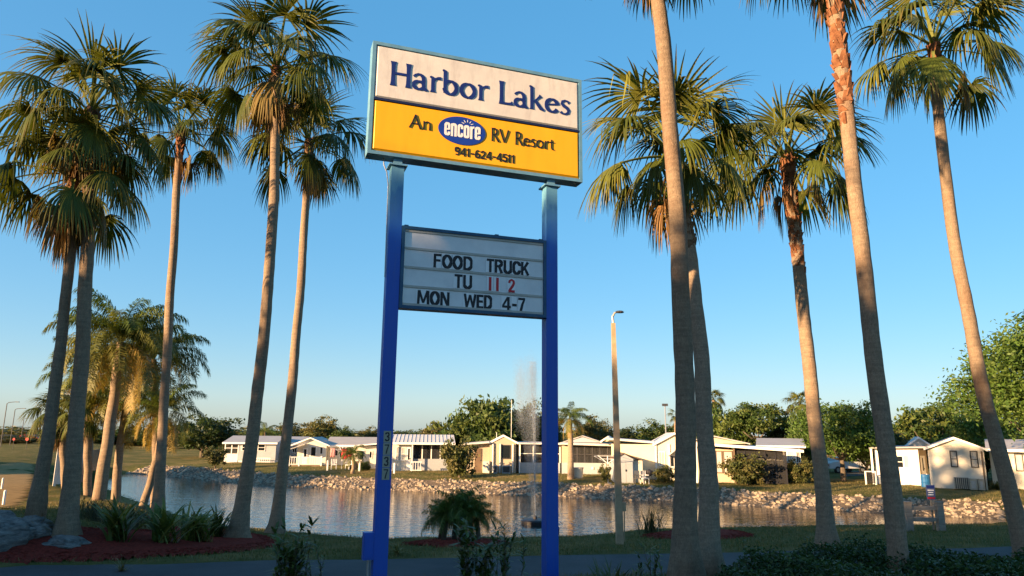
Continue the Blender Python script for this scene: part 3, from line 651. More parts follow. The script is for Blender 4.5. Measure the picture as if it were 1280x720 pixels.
palm_tree('fan_palm', 'leaning fan palm with red-brown patches on its trunk, rooted in the low hedge', (1128, 726), 12.2, (1032, -116), rb=.165, rm=.145, rt=.12, nf=22, boots=4.6, dead=1, half=1, seed=19, bow=-5, fs=1.0, extra=((180, 6, 1.0, 0), (200, -8, 1.0, 0), (170, -8, 1.05, 0)))
palm_tree('fan_palm', 'rightmost fan palm, leaning, with bulging orange boot collar under its crown', (1286, 702), None, (1167, 56), rb=.28, rm=.185, rt=.14, nf=24, boots=.75, dead=0, half=1, seed=20, bow=-19, fs=1.15)

# ------------------------------------------------------------------ broadleaf trees
def crown_mesh(seed, rx, rz, n_clump, per, leaf, cols, hollow=.55, flat=.0):
    g = np.random.default_rng(seed)
    d = g.normal(size=(n_clump, 3)); d /= np.linalg.norm(d, axis=1)[:, None]; rad = g.uniform(hollow, 1.0, n_clump) ** .7
    lump = 1 + .22 * np.sin(d[:, 0] * 3.1 + seed) * np.cos(d[:, 1] * 4 + seed * 2) + .15 * g.normal(size=n_clump)
    cen = d * (rad * lump)[:, None]; cen[:, 2] = np.where(cen[:, 2] < 0, cen[:, 2] * .75, cen[:, 2])
    cs = g.uniform(.13, .26, n_clump)
    ci = np.repeat(np.arange(n_clump), per); n = len(ci)
    off = g.normal(size=(n, 3)) * cs[ci][:, None] * np.array([1, 1, .75]) * .62
    P = (cen[ci] + off) * np.array([rx, rx, rz])
    a = g.normal(size=(n, 3)); a /= np.linalg.norm(a, axis=1)[:, None]; b = g.normal(size=(n, 3)); b = np.cross(a, b); b /= np.linalg.norm(b, axis=1)[:, None]
    L = leaf * g.uniform(.7, 1.4, n)[:, None]; W = L * .5
    V = np.stack([P - a * L, P + b * W, P + a * L, P - b * W], 1).reshape(-1, 3)
    F = np.arange(4 * n).reshape(n, 4)
    ccol = np.array(cols)[g.integers(0, len(cols), n_clump)] * g.uniform(.75, 1.25, (n_clump, 1))
    C = np.repeat(ccol[ci] * g.uniform(.8, 1.2, (n, 1)), 4, 0)
    return npmesh('crown', V, F, M['tree_leaf'], False, C), cen * np.array([rx, rx, rz])
GREENS = [(.050, .085, .020), (.065, .10, .022), (.040, .07, .018), (.085, .11, .025)]
OLIVE = [(.085, .095, .030), (.10, .10, .035), (.06, .075, .022), (.12, .11, .04)]
DARK = [(.028, .050, .016), (.036, .062, .018), (.05, .07, .02)]
LIME = [(.07, .13, .022), (.055, .105, .02), (.09, .14, .03)]
CROWNS = {}
def crown_kind(kind):
    if kind not in CROWNS:
        k = {'round': (31, 1, .82, 130, 60, .055, GREENS, .5), 'olive': (32, 1, .85, 120, 55, .058, OLIVE, .45), 'dark': (33, 1, .8, 130, 60, .055, DARK, .5), 'tall': (34, 1, 1.15, 120, 55, .055, OLIVE, .5),
             'lime': (35, 1, .9, 170, 70, .042, LIME, .5), 'wide': (36, 1, .6, 120, 60, .052, GREENS, .5), 'shrub': (37, 1, .95, 60, 60, .075, OLIVE, .3), 'big': (38, 1, .95, 330, 85, .030, LIME, .5)}[kind]
        CROWNS[kind] = crown_mesh(*k)
    return CROWNS[kind]
def branchy(mb, base, cen, r0, hfork, k=7, seed=0):
    r = random.Random(seed); f = np.array([r.uniform(-.1, .1), r.uniform(-.1, .1), hfork])
    mb.tube([base, base + (f - base) * .5 + np.array([r.uniform(-.06, .06), 0, 0]), f], [r0 * 1.25, r0, r0 * .8], 8)
    for i in r.sample(range(len(cen)), min(k, len(cen))):
        e = cen[i] * .85; m_ = (f + e) / 2 + np.array([0, 0, -.1 * abs(e[2])]); mb.tube([f, m_, e], [r0 * .55, r0 * .3, r0 * .08], 5)
def tree(name, label, x, y, z, rx, rz, base_h, kind, group, seed=0, rz_rot=None, r0=None, limbs=7):
    cm, cen = crown_kind(kind); r = random.Random(seed)
    t = thing(name, (x, y, z), label, 'tree', group)
    th = base_h + rz * .8; o = link('crown', cm, t, (0, 0, th), r.random() * 6.28 if rz_rot is None else rz_rot, (rx, rx, rz / {'round': .82, 'olive': .85, 'dark': .8, 'tall': 1.15, 'lime': .9, 'wide': .6, 'shrub': .95, 'big': .95}[kind]))
    mt = o.matrix_basis if False else None
    ro = o.rotation_euler.z; ca, sa = math.cos(ro), math.sin(ro); sc = np.array(o.scale)
    c2 = cen * sc; c2 = np.stack([c2[:, 0] * ca - c2[:, 1] * sa, c2[:, 0] * sa + c2[:, 1] * ca, c2[:, 2] + th], 1)
    mb = MB(); branchy(mb, np.array([0, 0, -.3]), c2, r0 or rx * .055 + .05, max(.3, base_h * .85), limbs, seed); mb.build('trunk', M['bark_dark'], t, True)
    return t
# unseen trees added behind and left of the viewpoint to shade the sign's feet
PERP = np.array([math.cos(SUN_AZ), -math.sin(SUN_AZ)]); ALONG = np.array([math.sin(SUN_AZ), math.cos(SUN_AZ)])
shade = [(-25, -26, 15.6), (-19.5, -27, 14.6), (-14.5, -25, 15.4), (-10, -27, 16.5), (-5, -25, 15.0), (1.5, -27, 14.8), (7, -26, 15.0), (13, -27, 15.4), (-16.5, -31, 15.0), (-9, -31, 17.2), (-3, -31, 15.6), (4, -31, 15.6), (10, -31, 15.6), (-22, -31, 15.4)]
for i, (u, v_, h) in enumerate(shade):
    p = PERP * u + ALONG * v_; rz_ = h * .46
    tree('shade_caster_tree', 'unseen dense evergreen added behind the viewpoint to cast the foreground shade', p[0], p[1], 0, 4.0, rz_, .3, 'dark', 'unseen shade-casting evergreens behind the viewpoint', 50 + i)
# ------------------------------------------------------------------ riprap along the far bank
import bmesh
M['rock'] = noisy('riprap_stone', (.17, .135, .10), (.40, .33, .245), 2.0, .9, .5, 14, .03, spec=.15)
M['lime'] = noisy('grey_limestone', (.05, .05, .052), (.26, .25, .24), 3.5, .9, .9, 9, .08, spec=.15, stretch=(1, 1, 3))
def rock_mesh(seed, mat, n=15, sq=(1, 1, .75)):
    g = np.random.default_rng(seed); bm = bmesh.new()
    d = g.normal(size=(n, 3)); d /= np.linalg.norm(d, axis=1)[:, None]
    for p in d * np.array(sq) * g.uniform(.8, 1.05, (n, 1)): bm.verts.new(p)
    bmesh.ops.convex_hull(bm, input=bm.verts); bmesh.ops.delete(bm, geom=[v for v in bm.verts if not v.link_faces], context='VERTS')
    me = bpy.data.meshes.new('rock'); bm.to_mesh(me); bm.free(); me.materials.append(mat); return me
ROCKS = [rock_mesh(300 + i, M['rock']) for i in range(9)]
bank = thing('rock_bank', (0, 0, 0), 'riprap of tan boulders lining the far edge of the pond', 'rock bank')
seglen = np.linalg.norm(np.diff(far_line, axis=0), axis=1); cum = np.concatenate([[0], np.cumsum(seglen)])
M['gravel'] = noisy('gravel_bed', (.07, .055, .04), (.19, .15, .11), 9, .95, .8, 40, .05, spec=.1)
bv, bf = [], []
for i in range(len(far_line)):
    d = far_line[min(i + 1, len(far_line) - 1)] - far_line[max(i - 1, 0)]; nn = np.array([-d[1], d[0]]); nn = nn / np.linalg.norm(nn); nn = nn if nn[1] > 0 else -nn
    for j, o_ in enumerate((-.3, .6, 1.4, 2.2)): q = far_line[i] + nn * o_; bv.append((q[0], q[1], POND_Z + .70 * o_ / 2.3 + .05))
for i in range(len(far_line) - 1):
    for j in range(3): a = i * 4 + j; bf.append((a, a + 4, a + 5, a + 1))
mb = MB(); mb.add(bv, bf); mb.build('gravel_bed', M['gravel'], bank, True)
spots = []
for k in range(4300):
    s = nr.uniform(0, cum[-1] + 2.5); i = min(np.searchsorted(cum, s) - 1, len(seglen) - 1); i = max(i, 0)
    a = far_line[i]; d = (far_line[i + 1] - a) / seglen[i]; nn = np.array([-d[1], d[0]])
    if nn[1] < 0: nn = -nn
    o_ = nr.beta(1.1, 1.25) * 2.9 - .35; p = a + d * (s - cum[i]) + nn * o_
    r_ = float(np.clip(nr.lognormal(math.log(.125), .36), .06, .27))
    spots.append((p[0], p[1], POND_Z + 0.70 * np.clip(o_ / 2.3, -.15, 1.08) + r_ * .12, r_))
spots.sort(key=lambda q: -q[3] / q[1])
restV, restF = [], []; rc = []
for k, (x, y, z, r_) in enumerate(spots):
    me = ROCKS[k % 9]; rot = (rng.uniform(-.6, .6), rng.uniform(-.6, .6), rng.uniform(0, 6.3))
    if k < 300:
        o = link('rock', me, bank, (x, y, z), None, r_); o.rotation_euler = rot
    else:
        Mx = Matrix.Translation((x, y, z)) @ Matrix.Rotation(rot[2], 4, 'Z') @ Matrix.Rotation(rot[0], 4, 'X') @ Matrix.Scale(r_, 4)
        n0 = len(restV); restV += [tuple(Mx @ v.co) for v in me.vertices]; restF += [tuple(n0 + i for i in f.vertices) for f in me.polygons]
mb = MB(); mb.v = restV; mb.f = restF; mb.m = [0] * len(restF); mb.build('rocks', M['rock'], bank)['kind'] = 'stuff'

# ------------------------------------------------------------------ houses across the pond
def siding(name, c, step=.2, rough=.6):
    m = NT(name); tc = m.n('TexCoord'); sp = m.n('SeparateXYZ'); m.l(tc.outputs['Object'], sp.inputs[0])
    dv = m.n('Math', operation='DIVIDE'); m.l(sp.outputs[2], dv.inputs[0]); dv.inputs[1].default_value = step
    fr_ = m.n('Math', operation='FRACT'); m.l(dv.outputs[0], fr_.inputs[0])
    f = m.noise(1.2, 5, .6, m.coord()); m.col(m.ramp(f, [(.3, tuple(a * .88 for a in c)), (.7, c)])); m.rough(rough)
    m.bump(fr_.outputs[0], .5, .03); return m.mat
M['sd_white'] = siding('white_siding', (.74, .73, .71)); M['sd_cream'] = siding('cream_siding', (.70, .66, .57)); M['sd_yellow'] = siding('yellow_siding', (.68, .63, .47)); M['sd_grey'] = siding('grey_siding', (.36, .39, .42)); M['sd_tan'] = siding('tan_siding', (.46, .38, .28))
M['rf_grey'] = siding('grey_roof', (.36, .345, .33), .5); M['rf_white'] = siding('white_metal_roof', (.60, .58, .55), .5); M['rf_blue'] = siding('blue_grey_roof', (.30, .31, .33), .5)
m = NT('window_glass'); m.col((.012, .016, .02)); m.rough(.08); m.b.inputs['Specular IOR Level'].default_value = .6; M['glass'] = m.mat
m = NT('insect_screen'); m.col((.02, .021, .024)); m.rough(.7); tr = m.n('BsdfTransparent'); ms = m.n('MixShader'); ms.inputs[0].default_value = .58
m.l(tr.outputs[0], ms.inputs[1]); m.l(m.b.outputs[0], ms.inputs[2]); m.l(ms.outputs[0], m.out.inputs[0]); M['screen'] = m.mat
M['curtain'] = noisy('pale_blind', (.38, .38, .36), (.46, .45, .42), 2, .8, 0)
M['brown'] = noisy('brown_paint', (.10, .065, .04), (.15, .10, .065), 3, .7, 0)
M['deck'] = noisy('deck_wood', (.20, .15, .10), (.30, .23, .16), 3, .8, 0)
class House:
    # base: picture height of the wall foot; eave: (height in metres used below, picture height it is seen at)
    def __init__(s, name, label, px0, Y, rz=0.0, ground=None, base=None, eave=None):
        if base: Y = float(hit(px0 + 25, base, 36)[1])
        bx, by = ray(px0 + 40, 560)[:2]; rz = rz - math.atan2(bx, by) * .95; s.Y = Y; s.s = Y / FPX * 1.0; s.px0 = px0; x = at(px0, 560, Y)[0]; s.z = gz(x, Y) if ground is None else ground
        s.t = thing(name, (x, Y, s.z), label, 'house', 'homes across the pond', rz); s.rz = rz
        if eave: s.t.scale.z = float(at(px0, eave[1], Y)[2] - s.z) / eave[0]
    def X(s, px):                       # distance along the facade to the point seen at this bearing
        d = ray(px, 560)[:2]; o = np.array([s.t.location.x, s.t.location.y]); a = np.array([math.cos(s.rz), math.sin(s.rz)])
        return float((o[1] * d[0] - o[0] * d[1]) / (a[0] * d[1] - a[1] * d[0]))
    def Zp(s, py, px=None): return float(at(px or s.px0, py, s.Y)[2] - s.z)
    def wall(s, x0, x1, z0, z1, mat, y0=0.0, y1=9.0, name='wall'):
        return MB().rng(x0, x1, y0, y1, z0, z1).build(name, M[mat], s.t)
    def gable(s, x0, x1, ze, zp, mat, roof, y0=0.0, y1=12.0, ov=.3, th=.09, fascia=True):      # gable end faces the pond
        xc = (x0 + x1) / 2
        MB().prism([(x0, y0, ze - .001), (x1, y0, ze - .001), (xc, y0, zp - .06)], (0, y1 - y0, 0)).build('gable_wall', M[mat], s.t)
        sl_ = (zp - ze) / (xc - x0)
        rf = None
        for sg in (-1, 1):
            xe = xc + sg * (xc - x0 + ov); zee = ze - sl_ * ov
            mb = MB(); q = [(xc, y0 - ov, zp), (xe, y0 - ov, zee), (xe, y0 - ov, zee + th), (xc, y0 - ov, zp + th)]
            mb.prism(q if sg < 0 else q[::-1], (0, y1 - y0 + 2 * ov, 0)); rf = mb.build('roof', M[roof], s.t)
            if fascia:
                mb = MB(); q = [(xc, y0 - ov - .03, zp - .06), (xe, y0 - ov - .03, zee - .06), (xe, y0 - ov - .03, zee + th), (xc, y0 - ov - .03, zp + th)]
                mb.prism(q if sg < 0 else q[::-1], (0, .027, 0)); mb.build('fascia', M['white'], s.t)
    def ridge(s, x0, x1, ze, zp, roof, y0=0.0, y1=7.0, ov=.35, th=.08, ribs=0):               # ridge runs along the facade
        yc = (y0 + y1) / 2; sl_ = (zp - ze) / (yc - y0)
        for sg in (-1, 1):
            ye = yc + sg * (yc - y0 + ov); zee = ze - sl_ * ov
            mb = MB(); q = [(x0 - .2, yc, zp), (x0 - .2, ye, zee), (x0 - .2, ye, zee + th), (x0 - .2, yc, zp + th)]
            mb.prism(q if sg > 0 else q[::-1], (x1 - x0 + .4, 0, 0)); o = mb.build('roof', M[roof], s.t)
            if ribs and sg < 0:
                n = int((x1 - x0) / ribs)
                for i in range(n + 1):
                    xx = x0 - .15 + i * ribs; mb = MB(); mb.prism([(xx, yc, zp + th), (xx + .05, yc, zp + th), (xx + .05, ye, zee + th), (xx, ye, zee + th)], (0, 0, .028)); mb.build('roof_rib', M[roof], o)
        mb = MB(); mb.rng(x0 - .2, x1 + .2, y0 - ov - .04, y0 - ov - .005, ze - sl_ * ov - .08, ze - sl_ * ov + th + .02); mb.build('gutter', M['white'], s.t)
        for xx, o_ in ((x0, .001), (x1 - .12, -.001)):
            MB().prism([(xx + o_, y0, ze - .002), (xx + o_, y1, ze - .002), (xx + o_, yc, zp - .03)], (.12, 0, 0)).build('gable_wall', M['sd_white'], s.t)
    def flat(s, x0, x1, z0, z1, y0, y1, roof='rf_white', th=.12, name='porch_roof'):
        mb = MB(); mb.prism([(x0, y0, z0), (x1, y0, z1), (x1, y0, z1 + th), (x0, y0, z0 + th)], (0, y1 - y0, 0)); return mb.build(name, M[roof], s.t)
    def window(s, x0, x1, z0, z1, y=0.0, glass='glass', frame='white', bars=1, name='window', hb=0):
        f = .06; mb = MB()
        mb.rng(x0 - f, x1 + f, y - .05, y - .002, z1, z1 + f); mb.rng(x0 - f, x1 + f, y - .06, y - .002, z0 - f, z0)
        mb.rng(x0 - f, x0, y - .05, y - .002, z0 + .001, z1 - .001); mb.rng(x1, x1 + f, y - .05, y - .002, z0 + .001, z1 - .001)
        wdo = mb.build(name, M[frame], s.t)
        for i in range(bars + 1):
            a = x0 + (x1 - x0) * i / (bars + 1); b = x0 + (x1 - x0) * (i + 1) / (bars + 1)
            MB().rng(a + .02, b - .02, y - .02, y - .003, z0 + .01, z1 - .01).build('pane', M[glass], wdo)
            if i: MB().rng(a - .019, a + .019, y - .045, y - .003, z0 + .001, z1 - .001).build('mullion', M[frame], wdo)
        if hb: MB().rng(x0 + .001, x1 - .001, y - .045, y - .0215, (z0 + z1) / 2 - .02, (z0 + z1) / 2 + .02).build('sash_bar', M[frame], wdo)
        return wdo
    def door(s, x0, x1, z0, z1, y=0.0, mat='white', glass=True):
        d = MB().rng(x0, x1, y - .06, y - .003, z0, z1).build('door', M[mat], s.t)
        if glass: MB().rng(x0 + .12, x1 - .12, y - .07, y - .061, z0 + (z1 - z0) * .45, z1 - .15).build('pane', M['glass'], d)
        MB().rng(x1 - .11, x1 - .06, y - .11, y - .0605, z0 + .95, z0 + 1.03).build('handle', M['dark_metal'], d); return d
    def post(s, x, z0, z1, y=0.0, w=.1, mat='white'):
        return MB().rng(x - w / 2, x + w / 2, y - w / 2, y + w / 2, z0, z1).build('column', M[mat], s.t)
    def rail(s, x0, x1, z0, z1, y, mat='white', step=.22):
        r = MB().rng(x0, x1, y - .03, y + .03, z1 - .08, z1).build('railing', M[mat], s.t); MB().rng(x0, x1, y - .03, y + .03, z0 + .08, z0 + .15).build('bottom_rail', M[mat], r)
        for i in range(int((x1 - x0) / step) + 1): MB().rng(x0 + i * step, x0 + i * step + .05, y - .02, y + .02, z0 + .15, z1 - .081).build('picket', M[mat], r)
    def screened(s, x0, x1, z0, z1, n, y=0.0, frame='dark_metal', hb=True):                 # bay of insect screen with posts between
        w_ = (x1 - x0) / n
        for i in range(n):
            MB().rng(x0 + i * w_ + .05, x0 + (i + 1) * w_ - .05, y + .01, y + .03, z0, z1).build('screen_panel', M['screen'], s.t)
            MB().rng(x0 + i * w_ - .05, x0 + i * w_ + .0495, y - .03, y + .06, z0, z1).build('screen_post', M[frame], s.t)
        MB().rng(x1 - .05, x1 + .05, y - .03, y + .06, z0, z1).build('screen_post', M[frame], s.t)
        if hb: MB().rng(x0 + .051, x1 - .051, y - .02, y + .009, (z0 + z1) / 2 - .03, (z0 + z1) / 2 + .03).build('cross_rail', M[frame], s.t)

# -- far left: blue-grey home with end porch
h = House('mobile_home', 'blue-grey home with blue roof, leftmost across the pond', 281, 74, R(-14), base=578, eave=(2.15, 553)); X_ = h.X; ze, zp = 2.15, 2.8
h.wall(X_(298), X_(345), .25, ze, 'sd_grey', 0, 6.5); h.wall(X_(298), X_(345), 0, .249, 'sd_white', .05, 6.4, 'skirting'); h.wall(X_(281), X_(297.9), 0, .95, 'sd_white', .0, 6.5, 'porch_wall')
h.screened(X_(281) + .05, X_(298), .951, ze, 2, 0, 'white'); h.ridge(X_(281), X_(345), ze, zp, 'rf_blue', 0, 6.5); h.window(X_(323), X_(331), 1.3, 1.95, 0, bars=0, hb=1)
h.rail(X_(312), X_(341), .0, .55, -.7); h.window(X_(303), X_(309), 1.3, 1.95, 0, bars=0, hb=1)
h = House('mobile_home', 'grey-roofed home part hidden behind the palm trunk nearest the sign', 338, 80, R(-8), base=577, eave=(2.5, 553)); X_ = h.X
h.wall(X_(338), X_(378), 0, 2.5, 'sd_grey', 0, 7); h.ridge(X_(338), X_(378), 2.5, 3.2, 'rf_blue', 0, 7); h.window(X_(352), X_(358), 1.2, 2.0); h.window(X_(366), X_(371), 1.2, 2.0)
# -- cream gable with white deck
h = House('mobile_home', 'cream home with white railed deck and long grey roof', 366, 69, R(-6), base=582, eave=(2.35, 556)); X_ = h.X
h.wall(X_(372), X_(408), .0, 2.35, 'sd_cream', 0, 5); h.gable(X_(366), X_(409), 2.35, 3.15, 'sd_cream', 'rf_grey', 0, 9, .25)
h.wall(X_(408.2), X_(470), 0, 2.35, 'sd_cream', 1.2, 8); h.ridge(X_(408), X_(470), 2.35, 3.2, 'rf_grey', .8, 8)
h.window(X_(400.5), X_(403.5), 1.35, 2.1, 0, bars=0); h.window(X_(389), X_(395), 1.1, 2.1, 0, bars=0); h.window(X_(414), X_(421), 1.1, 1.9, 1.2, 'screen'); h.window(X_(424), X_(440), .9, 2.0, 1.2, 'screen', bars=2)
h.rail(X_(366), X_(405), .1, 1.05, -1.6); MB().rng(X_(366), X_(405), -1.58, -.01, -.02, .1).build('deck', M['deck'], h.t)
for p in (366, 378, 405): h.post(X_(p), 0, 1.15, -1.6, .12)
h.flat(X_(362), X_(384), 1.75, 2.45, -1.7, -.05, 'rf_white', .06, 'awning'); h.door(X_(379), X_(385), .1, 2.0, 0)
# -- small cream block left of the post
h = House('mobile_home', 'low cream home with white eave just left of the numbered post', 445, 64.5, R(0), base=586, eave=(2.3, 557.5)); X_ = h.X
h.wall(X_(447), X_(489), 0, 2.3, 'sd_cream', 0, 8); h.flat(X_(443), X_(489), 2.3, 2.62, -.5, 8.4, 'rf_grey'); MB().prism([(X_(443), -.56, 2.28), (X_(489), -.56, 2.6), (X_(489), -.56, 2.73), (X_(443), -.56, 2.41)], (0, .05, 0)).build('fascia', M['white'], h.t)
h.window(X_(462.5), X_(465), 1.1, 1.75, 0, bars=0); h.window(X_(450), X_(455), 1.0, 1.8, 0, bars=0)
# -- white ribbed roof home
h = House('mobile_home', 'home with white ribbed metal roof and dark sliding windows right of the numbered post', 489.5, 62, R(0), base=588.5, eave=(2.4, 553.5)); X_ = h.X
h.wall(X_(490), X_(514), 0, 2.35, 'sd_cream', 0, 8); h.wall(X_(514.1), X_(566), 0, 1.02, 'sd_grey', .3, 8); h.wall(X_(514.1), X_(566), 1.021, 2.35, 'sd_grey', .6, 8)
h.ridge(X_(490), X_(566), 2.4, 3.05, 'rf_white', -.2, 8, .3, ribs=.36)
h.screened(X_(516.5), X_(562), 1.03, 2.25, 4, .4, 'white', False); h.door(X_(508.5), X_(514), .05, 2.05, 0); h.window(X_(496), X_(500.5), .9, 2.0, 0, 'curtain', hb=1, bars=0); h.window(X_(503), X_(507), .9, 2.0, 0, 'curtain', hb=1, bars=0)
h.post(X_(515.5), 0, 2.35, -.4); h.post(X_(490.5), 0, 2.35, -.4); h.rail(X_(514), X_(528), 0, .85, -1.2)
for p in (492.5, 448 + 45): pass
# -- tan gable home with long screened lanai
h = House('mobile_home', 'tan home with shallow white-edged gable behind the fountain', 577, 61, R(0), base=591, eave=(2.4, 555)); X_ = h.X
h.wall(X_(583), X_(612), 0, 2.45, 'sd_tan', .3, 9); h.wall(X_(612.1), X_(645), 0, 2.5, 'sd_tan', 0, 10); h.wall(X_(645.1), X_(700), 0, 2.3, 'sd_grey', 2.2, 9)
h.gable(X_(612), X_(647), 2.5, 3.12, 'sd_tan', 'rf_white', 0, 10, .05)
h.flat(X_(577), X_(611.5), 2.3, 2.5, -.4, 9, 'rf_white'); h.flat(X_(647.6), X_(704), 2.45, 2.42, -.5, 9, 'rf_white')
h.door(X_(593.5), X_(602), .05, 2.05, .3, 'brown', False); h.window(X_(628), X_(637.5), 1.25, 2.3, 0, 'glass', 'dark_metal', 0)
for p in (616, 625, 641, 649.5, 680): h.post(X_(p), 0, 2.45, -.12, .1)
h.wall(X_(649), X_(700), 0, .9, 'sd_grey', 0, .1, 'knee_wall'); h.screened(X_(650), X_(700), .901, 2.4, 3, .05, 'white')
MB().rng(X_(604), X_(612), -.35, .28, .0, 1.0).build('water_heater_closet', M['sd_cream'], h.t)
for a, b in ((617, 622), (628, 638)): u = MB().rng(X_(a), X_(b), -.75, -.15, .02, .68).build('air_conditioner', M['sd_grey'], h.t); MB().rng(X_(a) + .06, X_(b) - .06, -.765, -.7505, .1, .6).build('grille', M['dark_metal'], u)
mb = MB(); mb.tube([(X_(639), .2, 2.4), (X_(639), .2, 6.2)], .03, 5); mb.build('antenna_mast', M['grey_metal'], h.t)
mb = MB(); mb.tube([(X_(620.5), .2, 2.4), (X_(620.5), .2, 3.4)], .03, 5); mb.build('vent_pipe', M['grey_metal'], h.t)
# -- dark screened porch home
h = House('mobile_home', 'home with dark screened porch windows between the right post and the light pole', 702, 60, R(0), base=592.5, eave=(2.5, 555.5)); X_ = h.X
h.wall(X_(702), X_(770), 0, .95, 'sd_grey', 0, 9); h.wall(X_(702), X_(711), .951, 2.4, 'sd_tan', 0, 9); h.wall(X_(711.1), X_(770), .951, 2.4, 'sd_grey', .5, 9)
h.screened(X_(712), X_(769), .96, 2.38, 6, .15); h.flat(X_(700), X_(772), 2.5, 2.4, -.5, 9, 'rf_white', .16)
h.gable(X_(704), X_(752), 2.66, 3.2, 'sd_grey', 'rf_grey', 3, 10, .1, fascia=False)
MB().rng(X_(739), X_(741.5), -.08, -.001, .4, .62).build('utility_box', M['white'], h.t)
# -- yellow home with grey shed
h = House('mobile_home', 'pale yellow home with white roof beside the grey garden shed', 748, 54.5, R(0), base=599, eave=(2.6, 554)); X_ = h.X
h.wall(X_(764), X_(819), 0, 2.55, 'sd_yellow', .6, 10); h.wall(X_(819.2), X_(868), 0, 2.6, 'sd_yellow', 0, 10)
h.gable(X_(750), X_(768), 2.7, 3.05, 'sd_yellow', 'rf_white', 4, 10, .1); h.flat(X_(758), X_(818), 2.86, 2.62, .2, 10, 'rf_white', .14); h.gable(X_(819), X_(868), 2.6, 3.35, 'sd_yellow', 'rf_white', 0, 10, .2)
h.post(X_(819.5), 0, 2.6, -.05, .12); h.post(X_(836), 0, 2.6, -.05, .12); h.flat(X_(834), X_(846), 1.75, 2.3, -1.0, -.05, 'rf_white', .06, 'awning')
h.window(X_(838), X_(846), 1.0, 1.75, 0); h.window(X_(824), X_(830), 1.1, 2.0, 0, 'curtain')
# -- long porch home
h = House('mobile_home', 'home with long white-edged porch roof and dark screens right of the twin trunks', 868, 51.5, R(0), base=603, eave=(2.72, 555)); X_ = h.X
h.wall(X_(868), X_(916), 0, 2.4, 'sd_tan', .2, 10); h.wall(X_(916.2), X_(982), 0, 2.3, 'sd_cream', 2.6, 10)
h.flat(X_(866), X_(1003), 2.72, 2.28, -.6, 8, 'rf_white', .13); MB().prism([(X_(866), -.66, 2.68), (X_(1003), -.66, 2.24), (X_(1003), -.66, 2.42), (X_(866), -.66, 2.86)], (0, .055, 0)).build('fascia', M['white'], h.t)
h.gable(X_(850), X_(936), 2.75, 3.25, 'sd_tan', 'rf_grey', 2, 11, .2, fascia=False)
h.window(X_(895), X_(901.5), .75, 2.2, .2, 'curtain', 'brown', 0); h.window(X_(904.5), X_(914.5), .75, 2.2, .2, 'curtain', 'brown', 0, hb=1); h.post(X_(870), 0, 2.6, -.4, .14); h.post(X_(917), 0, 2.5, -.3, .12, 'brown')
h.screened(X_(918), X_(981), .0, 2.3, 5, -.2, 'black'); h.window(X_(945), X_(950), .7, 2.0, 2.6); h.window(X_(966), X_(975), .7, 2.0, 2.6, 'curtain')
h = House('mobile_home', 'small cream home with pale roof panels behind the long porch', 945, 66, R(0)); X_ = h.X
h.wall(X_(950), X_(1000), 0, 2.5, 'sd_cream', 0, 8); h.ridge(X_(948), X_(1004), 2.5, 3.1, 'rf_blue', 0, 8); h.window(X_(984), X_(988), 1.1, 2.0, 0, 'curtain'); h.window(X_(995), X_(999), 1.1, 2.0)
# -- right-hand white homes
h = House('mobile_home', 'low white-sided home with porch corner left of the bright gable', 1088, 48.5, R(0), base=605, eave=(2.5, 560)); X_ = h.X
h.wall(X_(1092), X_(1147), 0, 2.45, 'sd_white', 0, 9); h.flat(X_(1086), X_(1158), 2.46, 2.56, -.45, 9, 'rf_grey', .1); h.wall(X_(1147.2), X_(1158.5), 0, 2.45, 'sd_tan', 1.5, 9)
h.window(X_(1116), X_(1127), 1.2, 1.95, 0, 'glass', 'white', 0, hb=1); h.window(X_(1129), X_(1134), 1.2, 1.98, 0, 'curtain', 'white', 0); h.post(X_(1088.5), 0, 2.45, -.3, .14); h.door(X_(1150), X_(1156), .1, 2.0, 1.5)
h.gable(X_(1138), X_(1170), 2.65, 3.25, 'sd_cream', 'rf_white', 5, 12, .15)
h = House('mobile_home', 'bright cream gable-ended home with two narrow windows on the right bank', 1159, 47.5, R(0), base=610, eave=(2.55, 560)); X_ = h.X
h.wall(X_(1159), X_(1229), 0, 2.55, 'sd_cream', 0, 12); h.gable(X_(1159), X_(1229), 2.55, 3.2, 'sd_cream', 'rf_grey', 0, 12, .22)
for a, b in ((1187.5, 1194), (1212.5, 1219.5)): h.window(X_(a), X_(b), 1.42, 2.35, 0, 'curtain', 'dark_metal', 0, hb=1)
h.post(X_(1226), 0, 2.4, -.06, .08, 'brown'); u = MB().rng(X_(1188), X_(1206), -.5, -.02, .05, .72).build('lattice_screen', M['dark_metal'], h.t)
for i in range(9): MB().rng(X_(1188) + i * .112, X_(1188) + i * .112 + .05, -.53, -.501, .05, .72).build('slat', M['concrete'], u)
for a, b in ((1206.5, 1216), (1217, 1225)): u = MB().rng(X_(a), X_(b), -.62, -.05, .02, .68).build('air_conditioner', M['concrete'], h.t); MB().rng(X_(a) + .1, X_(b) - .1, -.64, -.6205, .12, .55).build('grille', M['grey_metal'], u)
h = House('mobile_home', 'cream home at the right edge behind the leaning palm trunk', 1235, 47, R(0), base=611, eave=(2.5, 562)); X_ = h.X
h.wall(X_(1236), X_(1330), 0, 2.5, 'sd_cream', 0.5, 11); h.ridge(X_(1236), X_(1330), 2.5, 3.1, 'rf_grey', .3, 9); h.window(X_(1268), X_(1276), 1.2, 2.2, .5, 'curtain', 'dark_metal', 0); h.window(X_(1246), X_(1252), 1.2, 2.2, .5, 'curtain', 'dark_metal', 0); h.window(X_(1290), X_(1300), 1.2, 2.2, .5)
